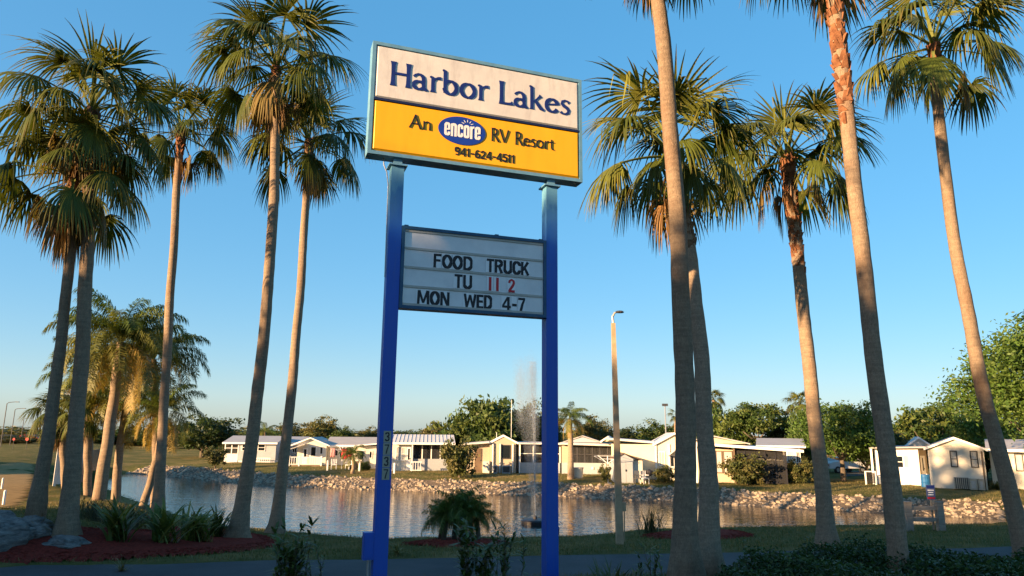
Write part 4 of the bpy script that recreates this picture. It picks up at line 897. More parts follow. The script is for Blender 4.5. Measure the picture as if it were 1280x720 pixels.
# ------------------------------------------------------------------ trees beyond the homes
def bgtree(label, px, ytop, wpx, Y, kind, base=.35, seed=0, name='tree', group='trees beyond the homes', zlow=None):
    p = at(px, ytop, Y); g = gz(p[0], Y); rx = wpx / 2 / FPX * Y; H = p[2] - g; bh = H * base if zlow is None else zlow
    rz_ = (H - bh) / 1.8
    return tree(name, label, p[0], Y, g, rx, rz_, bh, kind, group, seed)
BG = [('dark spreading tree behind the leftmost home', 257, 521, 74, 92, 'dark', .2), ('loose olive tree over the grey-roofed home', 402, 525, 46, 104, 'olive', .4), ('small round tree right of the olive tree over the grey roof', 430, 536, 30, 100, 'round', .3), ('low tree just left of the numbered post', 462, 537, 26, 110, 'olive', .3),
      ('pale loose tree above the white ribbed roof', 545, 532, 44, 108, 'olive', .3), ('large spreading olive tree behind the tan gable home', 604, 502, 104, 76, 'wide', .12), ('dark tree half veiled by the fountain spray', 648, 509, 64, 80, 'round', .15), ('tree peeping past the right sign post', 688, 516, 30, 84, 'olive', .3),
      ('yellow-green tree behind the dead-skirted palm', 738, 526, 44, 90, 'olive', .3), ('feathery tree left of the light pole', 752, 524, 30, 98, 'tall', .3), ('dark tree right of the light pole', 787, 536, 44, 105, 'dark', .2), ('green tree over the pale yellow home', 826, 530, 54, 98, 'round', .2),
      ('tree over the grey porch roof, left of the umbrella crown', 908, 510, 60, 82, 'round', .2), ('tall umbrella-crowned tree behind the long porch', 948, 506, 66, 78, 'wide', .55), ('bushy tree right of the umbrella crown', 983, 522, 52, 80, 'olive', .15), ('yellow-green tree at the left of the forked shade tree', 1008, 512, 44, 70, 'lime', .2),
      ('dark tree between the forked shade tree and the white homes', 1112, 532, 40, 84, 'dark', .15), ('dense green tree crowning the bright gable home', 1168, 500, 104, 66, 'round', .15), ('golden-green tree behind the low white home', 1124, 548, 60, 62, 'olive', .1), ('green tree left of the tall right-edge tree', 1222, 512, 76, 60, 'lime', .15)]
for i, a in enumerate(BG): bgtree(*a, seed=200 + i)
bgtree('shade tree with forked pale trunk on the right lawn', 1046, 503, 84, 56, 'lime', .32, 231, 'shade_tree')
bgtree('second shade tree close right of the forked one', 1078, 519, 52, 58, 'lime', .25, 232, 'shade_tree')
bgtree('tall bright green tree at the right edge of the picture', 1294, 410, 170, 41, 'big', .40, 233, 'broadleaf_tree', 'trees on the right bank')
bgtree('bushy olive shrub standing against the white ribbed roof home', 575, 545, 44, 59.5, 'shrub', .02, 234, 'tall_shrub', 'garden shrubs')
bgtree('round dark shrub in front of the leftmost home', 272, 556, 26, 70, 'shrub', .15, 235, 'shrub', 'garden shrubs')
FARL = ['low far tree under the street lamps at the left edge', 'far tree showing right of the queen palm cluster', 'far tree over the leftmost home roof', 'far tree over the white railed deck', 'far tree just right of the numbered post', 'far tree over the white ribbed roof', 'far tree between the ribbed roof and the big olive tree', 'far tree behind the fountain spray', 'far tree close to the light pole shaft', 'far tree behind the twin palm trunks', 'far tree left of the forked shade tree', 'far tree over the lane by the white homes', 'far tree over the low white home', 'far tree behind the tall right-edge tree']
for i, (px, yt, wp) in enumerate(((20, 545, 40), (215, 528, 50), (330, 537, 44), (366, 533, 36), (490, 539, 40), (515, 540, 38), (590, 536, 50), (665, 538, 40), (770, 540, 40), (860, 528, 44), (1025, 532, 60), (1095, 540, 50), (1150, 530, 60), (1250, 520, 60))):
    bgtree(FARL[i], px, yt, wp * 1.4, 128 + (i * 7) % 12, ('olive', 'dark', 'round')[i % 3], .1, 260 + i, 'distant_tree', 'distant trees over the rooftops')
WV, WC = [], []                         # the wood on the horizon, one mass
for i in range(30):
    px = -80 + i * 48; Yw = 150 + (i * 11) % 20; p = at(px, 540 + (i * 5) % 4 + (px - 640) * .009, Yw); hgt = p[2] + .8
    me = crown_kind(('dark', 'round', 'olive')[i % 3])[0]; co = np.empty(len(me.vertices) * 3, np.float32); me.vertices.foreach_get('co', co); co = co.reshape(-1, 4, 3)[i % 2::2]
    cl = np.empty(len(me.vertices) * 4, np.float32); me.color_attributes['tint'].data.foreach_get('color', cl); cl = cl.reshape(-1, 4, 4)[i % 2::2, :, :3]
    mid_ = co.mean(1, keepdims=True); co = mid_ + (co - mid_) * 1.35; WV.append((co * np.array([8.5, 8.5, hgt * .62]) + np.array([p[0], Yw, -.82 + hgt * .45])).reshape(-1, 3)); WC.append(cl.reshape(-1, 3))
WV = np.concatenate(WV); tag(link('distant_wood', npmesh('distant_wood', WV, np.arange(len(WV)).reshape(-1, 4), M['tree_leaf'], False, np.concatenate(WC))), 'continuous dark wood along the horizon beyond the homes', 'wood', kind='stuff')

# ------------------------------------------------------------------ feather palms
def feather_mesh(elev, seed, L=3.6, leaflet=.62, npair=84, droop=1.0, tint=0.0):
    r = random.Random(seed); Vs = []; Fs = []; Cs = []; e = R(elev); ang = e; p = np.zeros(3); pts = []; angs = []; N = 26
    sw = r.uniform(-.15, .15); bend = R(95 + 20 * math.cos(e)) * droop
    for i in range(N + 1):
        t = i / N; pts.append(p.copy()); angs.append(ang); d = np.array([math.cos(ang), sw * t, math.sin(ang)]); p = p + d * L / N; ang = e - bend * (t ** 1.35); ang = max(ang, R(-88))
    green = np.array([.070, .115, .020]); gold = np.array([.30, .20, .05])
    c0 = green * (1 - tint) + gold * tint
    for i in range(N):
        w_ = .035 * (1 - i / N) + .008; a, b = pts[i], pts[i + 1]; n0 = len(Vs); s = np.array([0, 1.0, 0])
        Vs += [a - s * w_, a + s * w_, b + s * w_ * .95, b - s * w_ * .95]; Cs += [np.array([.16, .17, .05])] * 4; Fs.append((n0, n0 + 1, n0 + 2, n0 + 3))
    for k in range(npair):
        t = .14 + .86 * (k + r.random() * .6) / npair; f = t * N; i = min(int(f), N - 1); q = pts[i] + (pts[i + 1] - pts[i]) * (f - i); d = pts[i + 1] - pts[i]; d /= np.linalg.norm(d)
        ll = leaflet * (.45 + 1.0 * math.sin(math.pi * min(.97, .12 + t * .82))) * r.uniform(.8, 1.15)
        for sg in (-1, 1):
            up_ = r.uniform(-.5, .5); s = np.array([0, sg * 1.0, 0]); o = s * .75 + d * r.uniform(.35, .75) + np.array([0, 0, up_]); o /= np.linalg.norm(o)
            wdir = d * .021 * (leaflet / .62); m1 = q + o * ll * .45 + np.array([0, 0, -.07 * ll]); dd = o * .5 + np.array([0, 0, -r.uniform(.55, 1.1)]); dd /= np.linalg.norm(dd); m2 = m1 + dd * ll * .6
            n0 = len(Vs); c = c0 * r.uniform(.7, 1.3); Vs += [q - wdir * .6, q + wdir * .6, m1 + wdir, m1 - wdir, m2]; Cs += [c] * 5; Fs += [(n0, n0 + 1, n0 + 2, n0 + 3), (n0 + 3, n0 + 2, n0 + 4, n0 + 4)]
    F4 = [f for f in Fs]
    mb = MB(); mb.v = [tuple(v) for v in Vs]; mb.f = [f if f[2] != f[3] else f[:3] for f in F4]; mb.m = [0] * len(mb.f)
    me = mb.mesh('frond', M['tree_leaf']); a = me.color_attributes.new('tint', 'FLOAT_COLOR', 'POINT'); cc = np.ones((len(Vs), 4), np.float32); cc[:, :3] = np.array(Cs); a.data.foreach_set('color', cc.ravel()); return me
FEL = [80, 62, 45, 28, 10, -12]
FEATH = {e: [feather_mesh(e, 500 + i * 7 + k, tint=(.0, .08, .2)[k] + (.12 if e < 20 else 0)) for k in range(3)] for i, e in enumerate(FEL)}
GOLD = [feather_mesh(e, 560 + k, tint=.85, droop=1.2) for k, e in enumerate((5, -20, -35))]
def feather_palm(name, label, base_px, Y, crown_px, sc, nf, gold=3, r0=.17, seed=0, group='palms along the pond edge', lo=-14, cat='palm tree', Yt=None):
    r = random.Random(seed); tp = at(crown_px[0], crown_px[1], Yt or Y); b = at(base_px[0], base_px[1], Y); g = gz(b[0], Y)
    t = thing(name, (b[0], Y, g), label, cat, group); H = tp - np.array([b[0], Y, g]); pts = trunk_pts(np.array([0, 0, -.2]), H, .12, 16, seed)
    mb = MB(); mb.tube(pts, [r0 * (1.25 - .45 * i / 16) for i in range(17)], 12); mb.build('trunk', M['bark'], t, True)
    c = Vector([float(a) for a in H]); ga = r.random() * 6
    for i in range(nf):
        u = (i + .5) / nf; el = 84 - (84 - lo) * u + r.uniform(-8, 8); e = min(FEL, key=lambda q: abs(q - el)); link('frond', r.choice(FEATH[e]), t, c, ga + i * 2.4, sc * r.uniform(.85, 1.1))
    for i in range(gold): link('frond', r.choice(GOLD), t, c + Vector((0, 0, -.1)), r.random() * 6.28, sc * r.uniform(.75, 1))['label'] = 'golden dying frond hanging low'
    return t
feather_palm('queen_palm', 'tallest feathery queen palm of the cluster by the pond, pale trunk', (124, 615), 29, (151, 428), .84, 34, 6, .2, 1)
feather_palm('queen_palm', 'queen palm with drooping green plumes beside the pond water', (197, 612), 33, (192, 450), .80, 28, 5, .16, 2)
feather_palm('queen_palm', 'short golden queen palm low in the cluster between trunks', (148, 606), 34, (160, 497), .72, 20, 9, .17, 3)
feather_palm('queen_palm', 'queen palm with leaning dark trunk over the water', (178, 612), 32, (206, 515), .6, 17, 6, .14, 4)
feather_palm('queen_palm', 'queen palm at the back of the cluster with amber fronds', (112, 600), 37, (118, 470), .78, 24, 8, .15, 5)
feather_palm('garden_palm', 'palm with golden dead skirt by the dark screened porch', (713, 590), 58, (712, 524), .58, 18, 6, .22, 6, 'garden palms')
feather_palm('garden_palm', 'tiny feathery palm peeping over the leftmost home roof', (331, 575), 88, (331, 540), .6, 12, 0, .15, 7, 'garden palms')
feather_palm('garden_palm', 'bushy little palm in front of the cream home', (440, 585), 63.5, (441, 569), .42, 18, 0, .14, 8, 'garden palms')
# cabbage palms (fan leaved)
def cabbage(label, base_px, Y, crown_px, fs, nf, seed, group, dead=3, r0=.17):
    r = random.Random(seed); tp = at(crown_px[0], crown_px[1], Y); b = at(base_px[0], base_px[1], Y); g = gz(b[0], Y)
    t = thing('cabbage_palm', (b[0], Y, g), label, 'palm tree', group); H = tp - np.array([b[0], Y, g])
    mb = MB(); mb.tube(trunk_pts(np.array([0, 0, -.2]), H, .05, 12, seed), r0, 10); mb.build('trunk', M['bark'], t, True); c = Vector([float(a) for a in H])
    for i in range(nf):
        u = (i + .5) / nf; el = 84 - 120 * u; e = min(ELEVS, key=lambda q: abs(q - el)); link('frond', r.choice(FROND[e]), t, c, i * 2.4, fs * r.uniform(.85, 1.1))
    for i in range(dead): link('dead_frond', r.choice(DEAD), t, c + Vector((0, 0, -.2)), r.random() * 6.28, fs)
cabbage('round-headed cabbage palm at the left of the queen palm cluster', (84, 600), 36, (76, 520), .95, 26, 1, 'palms along the pond edge', 6)
cabbage('stout cabbage palm low behind the shaggy boots palm', (112, 604), 33, (108, 515), .8, 20, 2, 'palms along the pond edge', 6)
cabbage('distant fan palm above the forked shade tree', (999, 570), 92, (1000, 505), 1.25, 24, 3, 'garden palms', 4, .2)
cabbage('distant fan palm peeping between the twin trunks', (897, 570), 84, (892, 500), 1.0, 20, 4, 'garden palms', 2, .2)
cabbage('palm with red-brown dead head beside the yellow home', (842, 570), 70, (846, 521), .6, 12, 5, 'garden palms', 10, .2)
# unseen trees added left of the picture to shade the far bank's left end
for i, (x, y, h_) in enumerate(((-48, 42, 8.5), (-54, 36, 9), (-61, 44, 9))):
    tree('shade_caster_tree', 'unseen dense evergreen added left of the picture to shade the far bank', x, y, -.1, 4.2, h_ * .5, .2, 'dark', 'unseen shade-casting evergreens left of the picture', 90 + i)
# ------------------------------------------------------------------ light pole, fountain, bench rail
b = hit(775, 681); tp = at(766.5, 404, b[1])
M['tanpole'] = noisy('tan_concrete', (.30, .22, .14), (.40, .31, .20), 5, .85, .2, 60, .004)
pole = thing('light_pole', b, 'square tan concrete light pole with one lamp arm at the near water edge', 'light pole')
H = tp - b; mb = MB(); vs = []
for (k, hw) in ((-.4, .115), (1, .065)):
    c = H * max(k, 0) + np.array([0, 0, min(k, 0)])
    vs += [c + np.array([sx * hw, sy * hw, 0]) for sx, sy in ((-1, -1), (1, -1), (1, 1), (-1, 1))]
mb.add(vs, [(0, 3, 2, 1), (4, 5, 6, 7), (0, 1, 5, 4), (1, 2, 6, 5), (2, 3, 7, 6), (3, 0, 4, 7)]); mb.build('shaft', M['tanpole'], pole)
mb = MB(); mb.tube([H + np.array([0, 0, -.02]), H + np.array([-.02, 0, .22]), H + np.array([.05, -.05, .34]), H + np.array([.16, -.1, .36])], [.045, .04, .035, .03], 8); arm = mb.build('arm', M['grey_metal'], pole)
mb = MB(); mb.lathe((0, 0, 0), [(.02, -.04), (.075, -.035), (.10, .0), (.07, .05), (.02, .065)], 10); o = mb.build('lamp_head', M['dark_metal'], arm); o.location = [float(a) for a in H + np.array([.2, -.12, .35])]; o.scale = (1.5, 1, .8)
mb = MB(); mb.rng(.095, .2, -.08, .06, 1.0, 1.25); o = mb.build('meter_box', M['tanpole'], pole); mb = MB(); mb.tube([(.15, -.02, .999), (.14, -.02, .1)], .018, 6); mb.build('conduit', M['tanpole'], o)

fp = onz(669, 655, POND_Z)
fount = thing('pond_fountain', (fp[0], fp[1], POND_Z), 'floating fountain throwing a tall thin jet of misty spray', 'fountain')
mb = MB(); mb.lathe((0, 0, 0), [(.62, -.1), (.70, .0), (.70, .16), (.60, .22), (.25, .24)], 20); fl = mb.build('float', M['black'], fount)
mb = MB(); mb.lathe((0, 0, 0), [(.10, .241), (.10, .34), (.05, .40)], 10); mb.build('nozzle', M['dark_metal'], fl)
m = NT('spray'); tr = m.n('BsdfTransparent'); m.col((.50, .54, .58)); m.rough(.5); ms = m.n('MixShader'); ms.inputs[0].default_value = .30
tl = m.n('BsdfTranslucent'); tl.inputs[0].default_value = (.5, .54, .58, 1); m2 = m.n('MixShader'); m2.inputs[0].default_value = .5; m.l(m.b.outputs[0], m2.inputs[1]); m.l(tl.outputs[0], m2.inputs[2])
m.l(tr.outputs[0], ms.inputs[1]); m.l(m2.outputs[0], ms.inputs[2]); m.l(ms.outputs[0], m.out.inputs[0]); M['spray'] = m.mat
HT = float(at(670, 452, fp[1])[2] - POND_Z)
n1, n2, n3 = 6000, 56000, 1800
g = np.random.default_rng(5)
t = g.uniform(0, 1, n1) ** .9; a = g.uniform(0, 6.28, n1); rr = (.03 + .16 * t ** 1.6) * np.sqrt(g.uniform(0, 1, n1)); P1 = np.stack([rr * np.cos(a) - .12 * t, rr * np.sin(a), .4 + (HT - .4) * t], 1); s1 = g.uniform(.006, .011, n1)
t = g.beta(1.6, 1.3, n2); a = g.uniform(0, 6.28, n2); rr = (.10 + .85 * np.clip(t, .15, .8)) * g.uniform(0, 1, n2) ** .6; P2 = np.stack([rr * np.cos(a) * .9 - .55 * t, rr * np.sin(a) * .6, .5 + (HT * 1.02 - .5) * t + g.normal(0, .1, n2)], 1); s2 = g.uniform(.003, .0065, n2)
for j in range(5):     # ragged tongues of spray at the head of the jet
    k = slice(j * 5200, j * 5200 + 5200); P2[k, 0] = g.uniform(-1.2, .5) + g.normal(0, .15, 5200); P2[k, 2] = HT * g.uniform(.62, .95) + g.normal(0, .5, 5200)
PP = np.concatenate([P1, P2]); ss = np.concatenate([s1, s2])
O = np.array([(1, 0, 0), (-1, 0, 0), (0, 1, 0), (0, -1, 0), (0, 0, 1.6), (0, 0, -1.6)]); OF = np.array([(0, 2, 4), (2, 1, 4), (1, 3, 4), (3, 0, 4), (2, 0, 5), (1, 2, 5), (3, 1, 5), (0, 3, 5)])
V = (PP[:, None, :] + O[None] * ss[:, None, None]).reshape(-1, 3); F = (OF[None] + (np.arange(len(PP)) * 6)[:, None, None]).reshape(-1, 3)
o = link('spray', npmesh('spray', V, F, M['spray']), fount); o['kind'] = 'stuff'
# rings of broken water round the float
mb = MB()
for j in range(150):
    a = g.uniform(0, 6.28); r_ = .8 + 2.6 * g.uniform(0, 1) ** 1.5; mb.box((r_ * 1.5 * math.cos(a), r_ * math.sin(a), .006), (g.uniform(.05, .22), g.uniform(.03, .07), .014), a + 1.57)
o = mb.build('splash', M['spray'], fount); o['kind'] = 'stuff'

b0 = hit(1137, 664); 
bench = thing('timber_rail', b0, 'low grey timber rail with two thick posts at the water edge', 'rail'); k = b0[1] / FPX
x1 = 38 * k
for xx in (.0, x1): mb = MB(); mb.box((xx, 0, .38), (.24, .24, 1.36)); mb.box((xx, 0, 1.085), (.28, .28, .05)); mb.build('post', M['wood'], bench)
for zz in (.44, .86): mb = MB(); mb.rng(.1205, x1 - .1205, -.05, .05, zz - .07, zz + .07); mb.build('rail', M['wood'], bench)
nb_ = b0 + np.array([x1 - .12, .25, 0])
ns = thing('notice_sign', nb_, 'small blue and red notice plate on a stake behind the timber rail', 'sign')
mb = MB(); mb.rng(-.03, .03, 0, .05, -.3, 1.55); mb.build('stake', M['wood'], ns)
plz = 1.16; mb = MB(); mb.rng(-.17, .17, -.022, -.002, plz, plz + .56); M['noticeblue'] = noisy('notice_blue', (.05, .07, .16), (.07, .09, .2), 5, .5, 0); pl = mb.build('plate', M['noticeblue'], ns)
MB().rng(-.15, .15, -.026, -.0225, plz + .43, plz + .54).build('header_band', M['navy'], pl)
MB().rng(-.15, .15, -.026, -.0225, plz + .03, plz + .10).build('footer_band', M['redletter'], pl)
for i, (a_, c_) in enumerate(((-.12, .12), (-.10, .09), (-.12, .10))): MB().rng(a_, c_, -.026, -.0225, plz + .34 - i * .085, plz + .375 - i * .085).build('print_line', M['reader'], pl)

# ------------------------------------------------------------------ mulch beds and stones
M['mulch'] = noisy('red_mulch', (.10, .018, .014), (.27, .045, .032), 14, .95, .9, 60, .05, spec=.05)
def patch(name, label, pxs, step=.16, lift=.05, chips=900):
    poly = np.array([hit(*p)[:2] for p in pxs]); lo, hi = poly.min(0), poly.max(0)
    gx = np.arange(lo[0], hi[0] + step, step); gy = np.arange(lo[1], hi[1] + step, step); A, B_ = np.meshgrid(gx, gy); Q = np.stack([A.ravel(), B_.ravel()], 1); ok = inside(Q, poly)
    d = seg_dist(Q, poly, True); z = ground_z(Q) + np.where(ok, np.minimum(lift + d * .12, .13), -.02) + nr.normal(0, .008, len(Q)); idx = np.arange(len(Q)).reshape(A.shape); F = []
    for i in range(len(gy) - 1):
        for j in range(len(gx) - 1):
            q = (idx[i, j], idx[i, j + 1], idx[i + 1, j + 1], idx[i + 1, j])
            if sum(ok[list(q)]) >= 2: F.append(q)
    o = link(name, npmesh(name, np.column_stack([Q, z]), np.array(F), M['mulch'], True)); tag(o, label, 'mulch bed', 'red mulch beds', 'stuff')
    pts = Q[ok][nr.integers(0, ok.sum(), chips)] + nr.uniform(-step, step, (chips, 2)) * .5; zz = ground_z(pts) + np.minimum(lift + seg_dist(pts, poly, True) * .12, .10) + .012; mb = MB()
    for (x, y), z_ in zip(pts, zz): mb.box((x, y, z_), (nr.uniform(.04, .11), nr.uniform(.012, .03), .016), nr.uniform(0, 6.3))
    mb.build('mulch_chips', M['mulch'], o)['kind'] = 'stuff'
patch('mulch_bed', 'red mulch bed round the left palms and stones', [(-40, 668), (40, 664), (130, 664), (220, 660), (290, 664), (335, 672), (352, 682), (300, 690), (200, 697), (110, 702), (0, 703), (-60, 700)], chips=2600)
patch('mulch_bed', 'thin strip of red mulch under the small dark date palm', [(500, 681), (540, 676), (600, 675), (640, 679), (620, 682), (550, 684)], chips=500)
patch('mulch_bed', 'red mulch bed behind the twin palm trunks', [(800, 671), (830, 666), (870, 664), (925, 665), (945, 671), (900, 675), (840, 675)], chips=900)
import mathutils.noise as nz
def boulder(name, label, px, py, Y, sx, sy, sz, seed, layered=True, sink=.3):
    g = np.random.default_rng(seed); bm = bmesh.new(); bmesh.ops.create_icosphere(bm, subdivisions=4, radius=1)
    ph = g.uniform(0, 6, 6)
    for v in bm.verts:
        x, y, z = v.co; q = 1 + .16 * math.sin(2.2 * x + ph[0]) * math.cos(2.6 * y + ph[1]) + .10 * math.sin(5 * x + 3 * z + ph[2]) + .05 * math.sin(9 * y + 7 * x + ph[3])
        if layered: q *= 1 + .22 * (abs(((z * 3.6 + .9 * x + .5 * y + .3 * math.sin(3 * x + ph[4])) % 1) - .5) - .25)
        q += .10 * nz.fractal(Vector((x * 2.2, y * 2.2, z * 4 + seed * 7)), .8, 2.1, 5); v.co = (x * q * sx, y * q * sy, z * q * sz)
    me = bpy.data.meshes.new(name); bm.to_mesh(me); bm.free(); me.materials.append(M['lime']); me.polygons.foreach_set('use_smooth', [True] * len(me.polygons))
    p = at(px, py, Y) if Y else hit(px, py); o = link(name, me, None, (p[0], p[1], gz(p[0], p[1]) + sz * sink)); return tag(o, label, 'boulder', 'grey limestone boulders in the left bed')
boulder('boulder', 'large layered grey boulder at the left picture edge', 2, 664, 18.5, .95, .7, .62, 1, True, .05)
boulder('boulder', 'low gnarled grey stone at the foot of the shaggy boots palm', 82, 683, None, .60, .42, .26, 2, True, -.05)
boulder('boulder', 'flat grey stone sloping behind the large layered boulder', 40, 656, 19.0, .6, .5, .36, 3, True, .05)

# ------------------------------------------------------------------ bed plants
def leafstrip(V, F, C, root, az, L, w, el, droop, col, rnd, n=7, fold=.25):
    ca, sa = math.cos(az), math.sin(az); ang = el; p = np.array(root, float); s = np.array([-sa, ca, 0]); n0 = len(V)
    for i in range(n + 1):
        t = i / n; ww = w * (.55 + 1.1 * t) * (1 - t) ** .5 if t > .25 else w * (.55 + t * .9); ww = max(ww, .002)
        nn = np.array([-math.sin(ang) * ca, -math.sin(ang) * sa, math.cos(ang)])
        V += [p - s * ww, p - nn * ww * fold, p + s * ww]; c = col * (1 + .25 * t); C += [c, c * .85, c]
        d = np.array([math.cos(ang) * ca, math.cos(ang) * sa, math.sin(ang)]); p = p + d * L / n; ang -= droop / n * (.4 + 1.4 * t)
    for i in range(n):
        a = n0 + 3 * i; F += [(a, a + 1, a + 4, a + 3), (a + 1, a + 2, a + 5, a + 4)]
def strappy(name, label, px, py, nl, L, w, cols, seed, spread=.25, el=(55, 88), droop=(.6, 1.8), group=None, Y=None, cat='plant'):
    r = random.Random(seed); p = hit(px, py) if Y is None else at(px, py, Y); z = gz(p[0], p[1]); t = thing(name, (p[0], p[1], z), label, cat, group)
    V, F, C = [], [], []
    for i in range(nl):
        a = r.random() * 6.28; q = r.random() * spread; c = np.array(r.choice(cols)) * r.uniform(.75, 1.25)
        leafstrip(V, F, C, (q * math.cos(a * 1.7), q * math.sin(a * 1.7), 0), a, L * r.uniform(.6, 1.15), w * r.uniform(.7, 1.2), R(r.uniform(*el)), r.uniform(*droop), c, r)
    o = link('leaves', npmesh('leaves', np.array(V), np.array(F), M['plant_leaf'], False, np.array(C)), t); o['kind'] = 'stuff'; return t
CRI = [(.10, .13, .026), (.14, .16, .04), (.07, .10, .022), (.22, .20, .06)]
strappy('crinum_lily', 'broad strap-leaved lily clump beside the shaggy boots palm', 146, 681, 60, 1.3, .055, CRI, 1, .3, group='strap-leaved clumps in the left mulch bed')
strappy('crinum_lily', 'strap-leaved lily clump in the middle of the left bed, pale bent stems', 206, 684, 66, 1.35, .06, CRI, 2, .3, group='strap-leaved clumps in the left mulch bed')
strappy('crinum_lily', 'upright dense lily clump left of the tall smooth palm', 246, 682, 90, 1.2, .05, CRI, 3, .4, (62, 90), group='strap-leaved clumps in the left mulch bed')
strappy('crinum_lily', 'dark lily clump touching the tall smooth palm base', 271, 676, 80, 1.1, .045, [(.04, .07, .016), (.06, .085, .02)], 4, .35, (60, 90), group='strap-leaved clumps in the left mulch bed')
strappy('grass_tuft', 'brownish grassy tuft between the boulder and the shaggy boots palm', 58, 668, 160, .55, .012, [(.10, .08, .03), (.07, .07, .025), (.14, .10, .05)], 5, .5, (45, 88), (.5, 1.6))
strappy('grass_tuft', 'wispy tall grass behind the lily clumps', 165, 662, 260, .8, .012, [(.075, .08, .03), (.05, .065, .022), (.12, .10, .05)], 6, .9, (50, 88), (.5, 1.6))
strappy('grass_tuft', 'scrubby grass at the foot of the second palm cluster', 120, 652, 260, .75, .012, [(.075, .08, .03), (.05, .065, .022), (.12, .10, .05)], 7, 1.0, (50, 88), (.5, 1.6))
strappy('grass_clump', 'dark arching grass clump in front of the road, right of the right post', 772, 726, 150, .72, .014, [(.045, .065, .02), (.06, .08, .025), (.10, .10, .05)], 8, .3, (40, 88), (.6, 1.8), Y=11.6)
strappy('grass_clump', 'smaller pale grass clump between the two sign posts', 565, 728, 90, .5, .016, [(.10, .11, .05), (.14, .14, .07), (.07, .08, .035)], 9, .22, (40, 85), (.5, 1.5), Y=11.4)
strappy('dry_tuft', 'dry straw tuft at the road edge below the lilies', 153, 716, 36, .36, .012, [(.25, .2, .09), (.18, .14, .06)], 10, .08, (35, 85), (.5, 1.6))
strappy('dry_tuft', 'dry straw tuft just right of the numbered post', 497, 694, 40, .40, .014, [(.22, .18, .08), (.14, .13, .05)], 11, .1, (30, 85), (.5, 1.6))
strappy('water_plant', 'clump of dark upright reeds by the light pole foot', 815, 668, 90, .95, .018, [(.04, .055, .02), (.06, .07, .03)], 12, .55, (60, 90), (.3, 1.0))
for i, (px, py) in enumerate(((1128, 604), (1225, 610), (1247, 612), (1180, 608))):
    p = hit(px, py)
    strappy('garden_shrub', ('spiky shrub in front of the low white home', 'shrub right of the air conditioners on the bright gable', 'shrub between the bright gable and the edge home', 'low shrub under the bright gable wall')[i], px, py, 90, .9 if i == 0 else .6, .05, [(.06, .09, .025), (.09, .11, .03)], 20 + i, .45, (20, 88), (.3, 1.2), 'garden shrubs', cat='shrub')
def weed(name, label, px, py, Y, h, nst, seed, leaf=.05, group='weedy saplings in front of the road', cols=((.07, .11, .026), (.10, .135, .035), (.05, .08, .022)), spread=.25):
    r = random.Random(seed); p = at(px, py, Y); z = gz(p[0], p[1]); t = thing(name, (p[0], p[1], z), label, 'plant', group); mb = MB(); V, F, C = [], [], []
    for s_ in range(nst):
        a = r.random() * 6.28; q = r.random() * spread; base = np.array([q * math.cos(a), q * math.sin(a) * .5, 0]); tip = base + np.array([r.uniform(-.25, .25), r.uniform(-.1, .1), 1]) * h * r.uniform(.55, 1.05); mid = (base + tip) / 2 + np.array([r.uniform(-.05, .05), 0, 0])
        mb.tube([base, mid, tip], [.008, .006, .003], 5)
        for i in range(int(14 * h * 2)):
            k = r.uniform(.12, 1); q2 = base + (mid - base) * k * 2 if k < .5 else mid + (tip - mid) * (k - .5) * 2; c = np.array(r.choice(cols)) * r.uniform(.7, 1.3)
            leafstrip(V, F, C, q2, r.random() * 6.28, leaf * r.uniform(1.2, 2.6), leaf * .33 * r.uniform(.8, 1.3), R(r.uniform(-10, 60)), r.uniform(.2, 1.2), c, r, n=3, fold=.1)
    mb.build('stem', M['bark_dark'], t); o = link('leaves', npmesh('leaves', np.array(V), np.array(F), M['plant_leaf'], False, np.array(C)), t); o['kind'] = 'stuff'
weed('sapling', 'leafy weed sapling left of the numbered post', 362, 730, 11.2, 1.2, 18, 1, .085)
weed('sapling', 'slim weed stalk just right of the leafy sapling', 391, 720, 11.6, 1.05, 4, 2, .05)
weed('sapling', 'leafy weed sapling in front of the small date palm', 600, 728, 11.4, 1.3, 16, 3, .085)
weed('sapling', 'tall sprig rising between sign posts near the date palm', 633, 716, 12.2, 1.2, 8, 4, .07)
weed('sapling', 'thin shrub standing by the dark grass clump', 815, 722, 12.0, .9, 9, 5, .06)
weed('sapling', 'bare weedy sapling left of the hedge', 938, 715, 12.6, .9, 6, 6, .035, spread=.4)
weed('sapling', 'bare twiggy weed against the smooth palm base', 965, 702, 13.4, .7, 5, 7, .03, spread=.4)
weed('sapling', 'small green sprig behind the hedge near the timber rail', 1195, 684, 17.0, .6, 5, 8, .05)
# pygmy date palm by the water
p = hit(575, 679); dp = thing('date_palm', (p[0], p[1], gz(p[0], p[1])), 'small dark multi-stemmed date palm by the water between the posts', 'palm')
kk = p[1] / FPX; r = random.Random(4)
SMALL = {e: feather_mesh(e, 700 + e, 1.0, .26, 40, .8, 0) for e in (75, 50, 25, 0)}
for j, (dx, hh) in enumerate(((-20, .9), (-8, 1.05), (4, 1.2), (13, 1.0), (22, .75), (-26, .7))):
    mb = MB(); mb.tube([(dx * kk, (j % 3 - 1) * .3, -.1), (dx * kk * .9 + .03, (j % 3 - 1) * .25, hh * .6), (dx * kk * .85, (j % 3 - 1) * .2, hh)], [.09, .075, .08], 8); st = mb.build('stem', M['bark_dark'], dp, True)
    for i in range(22):
        e = (75, 50, 25, 0)[min(3, i // 5)]; link('frond', SMALL[e], st, (dx * kk * .85, (j % 3 - 1) * .2, hh), i * 2.4 + j, r.uniform(.7, .95))
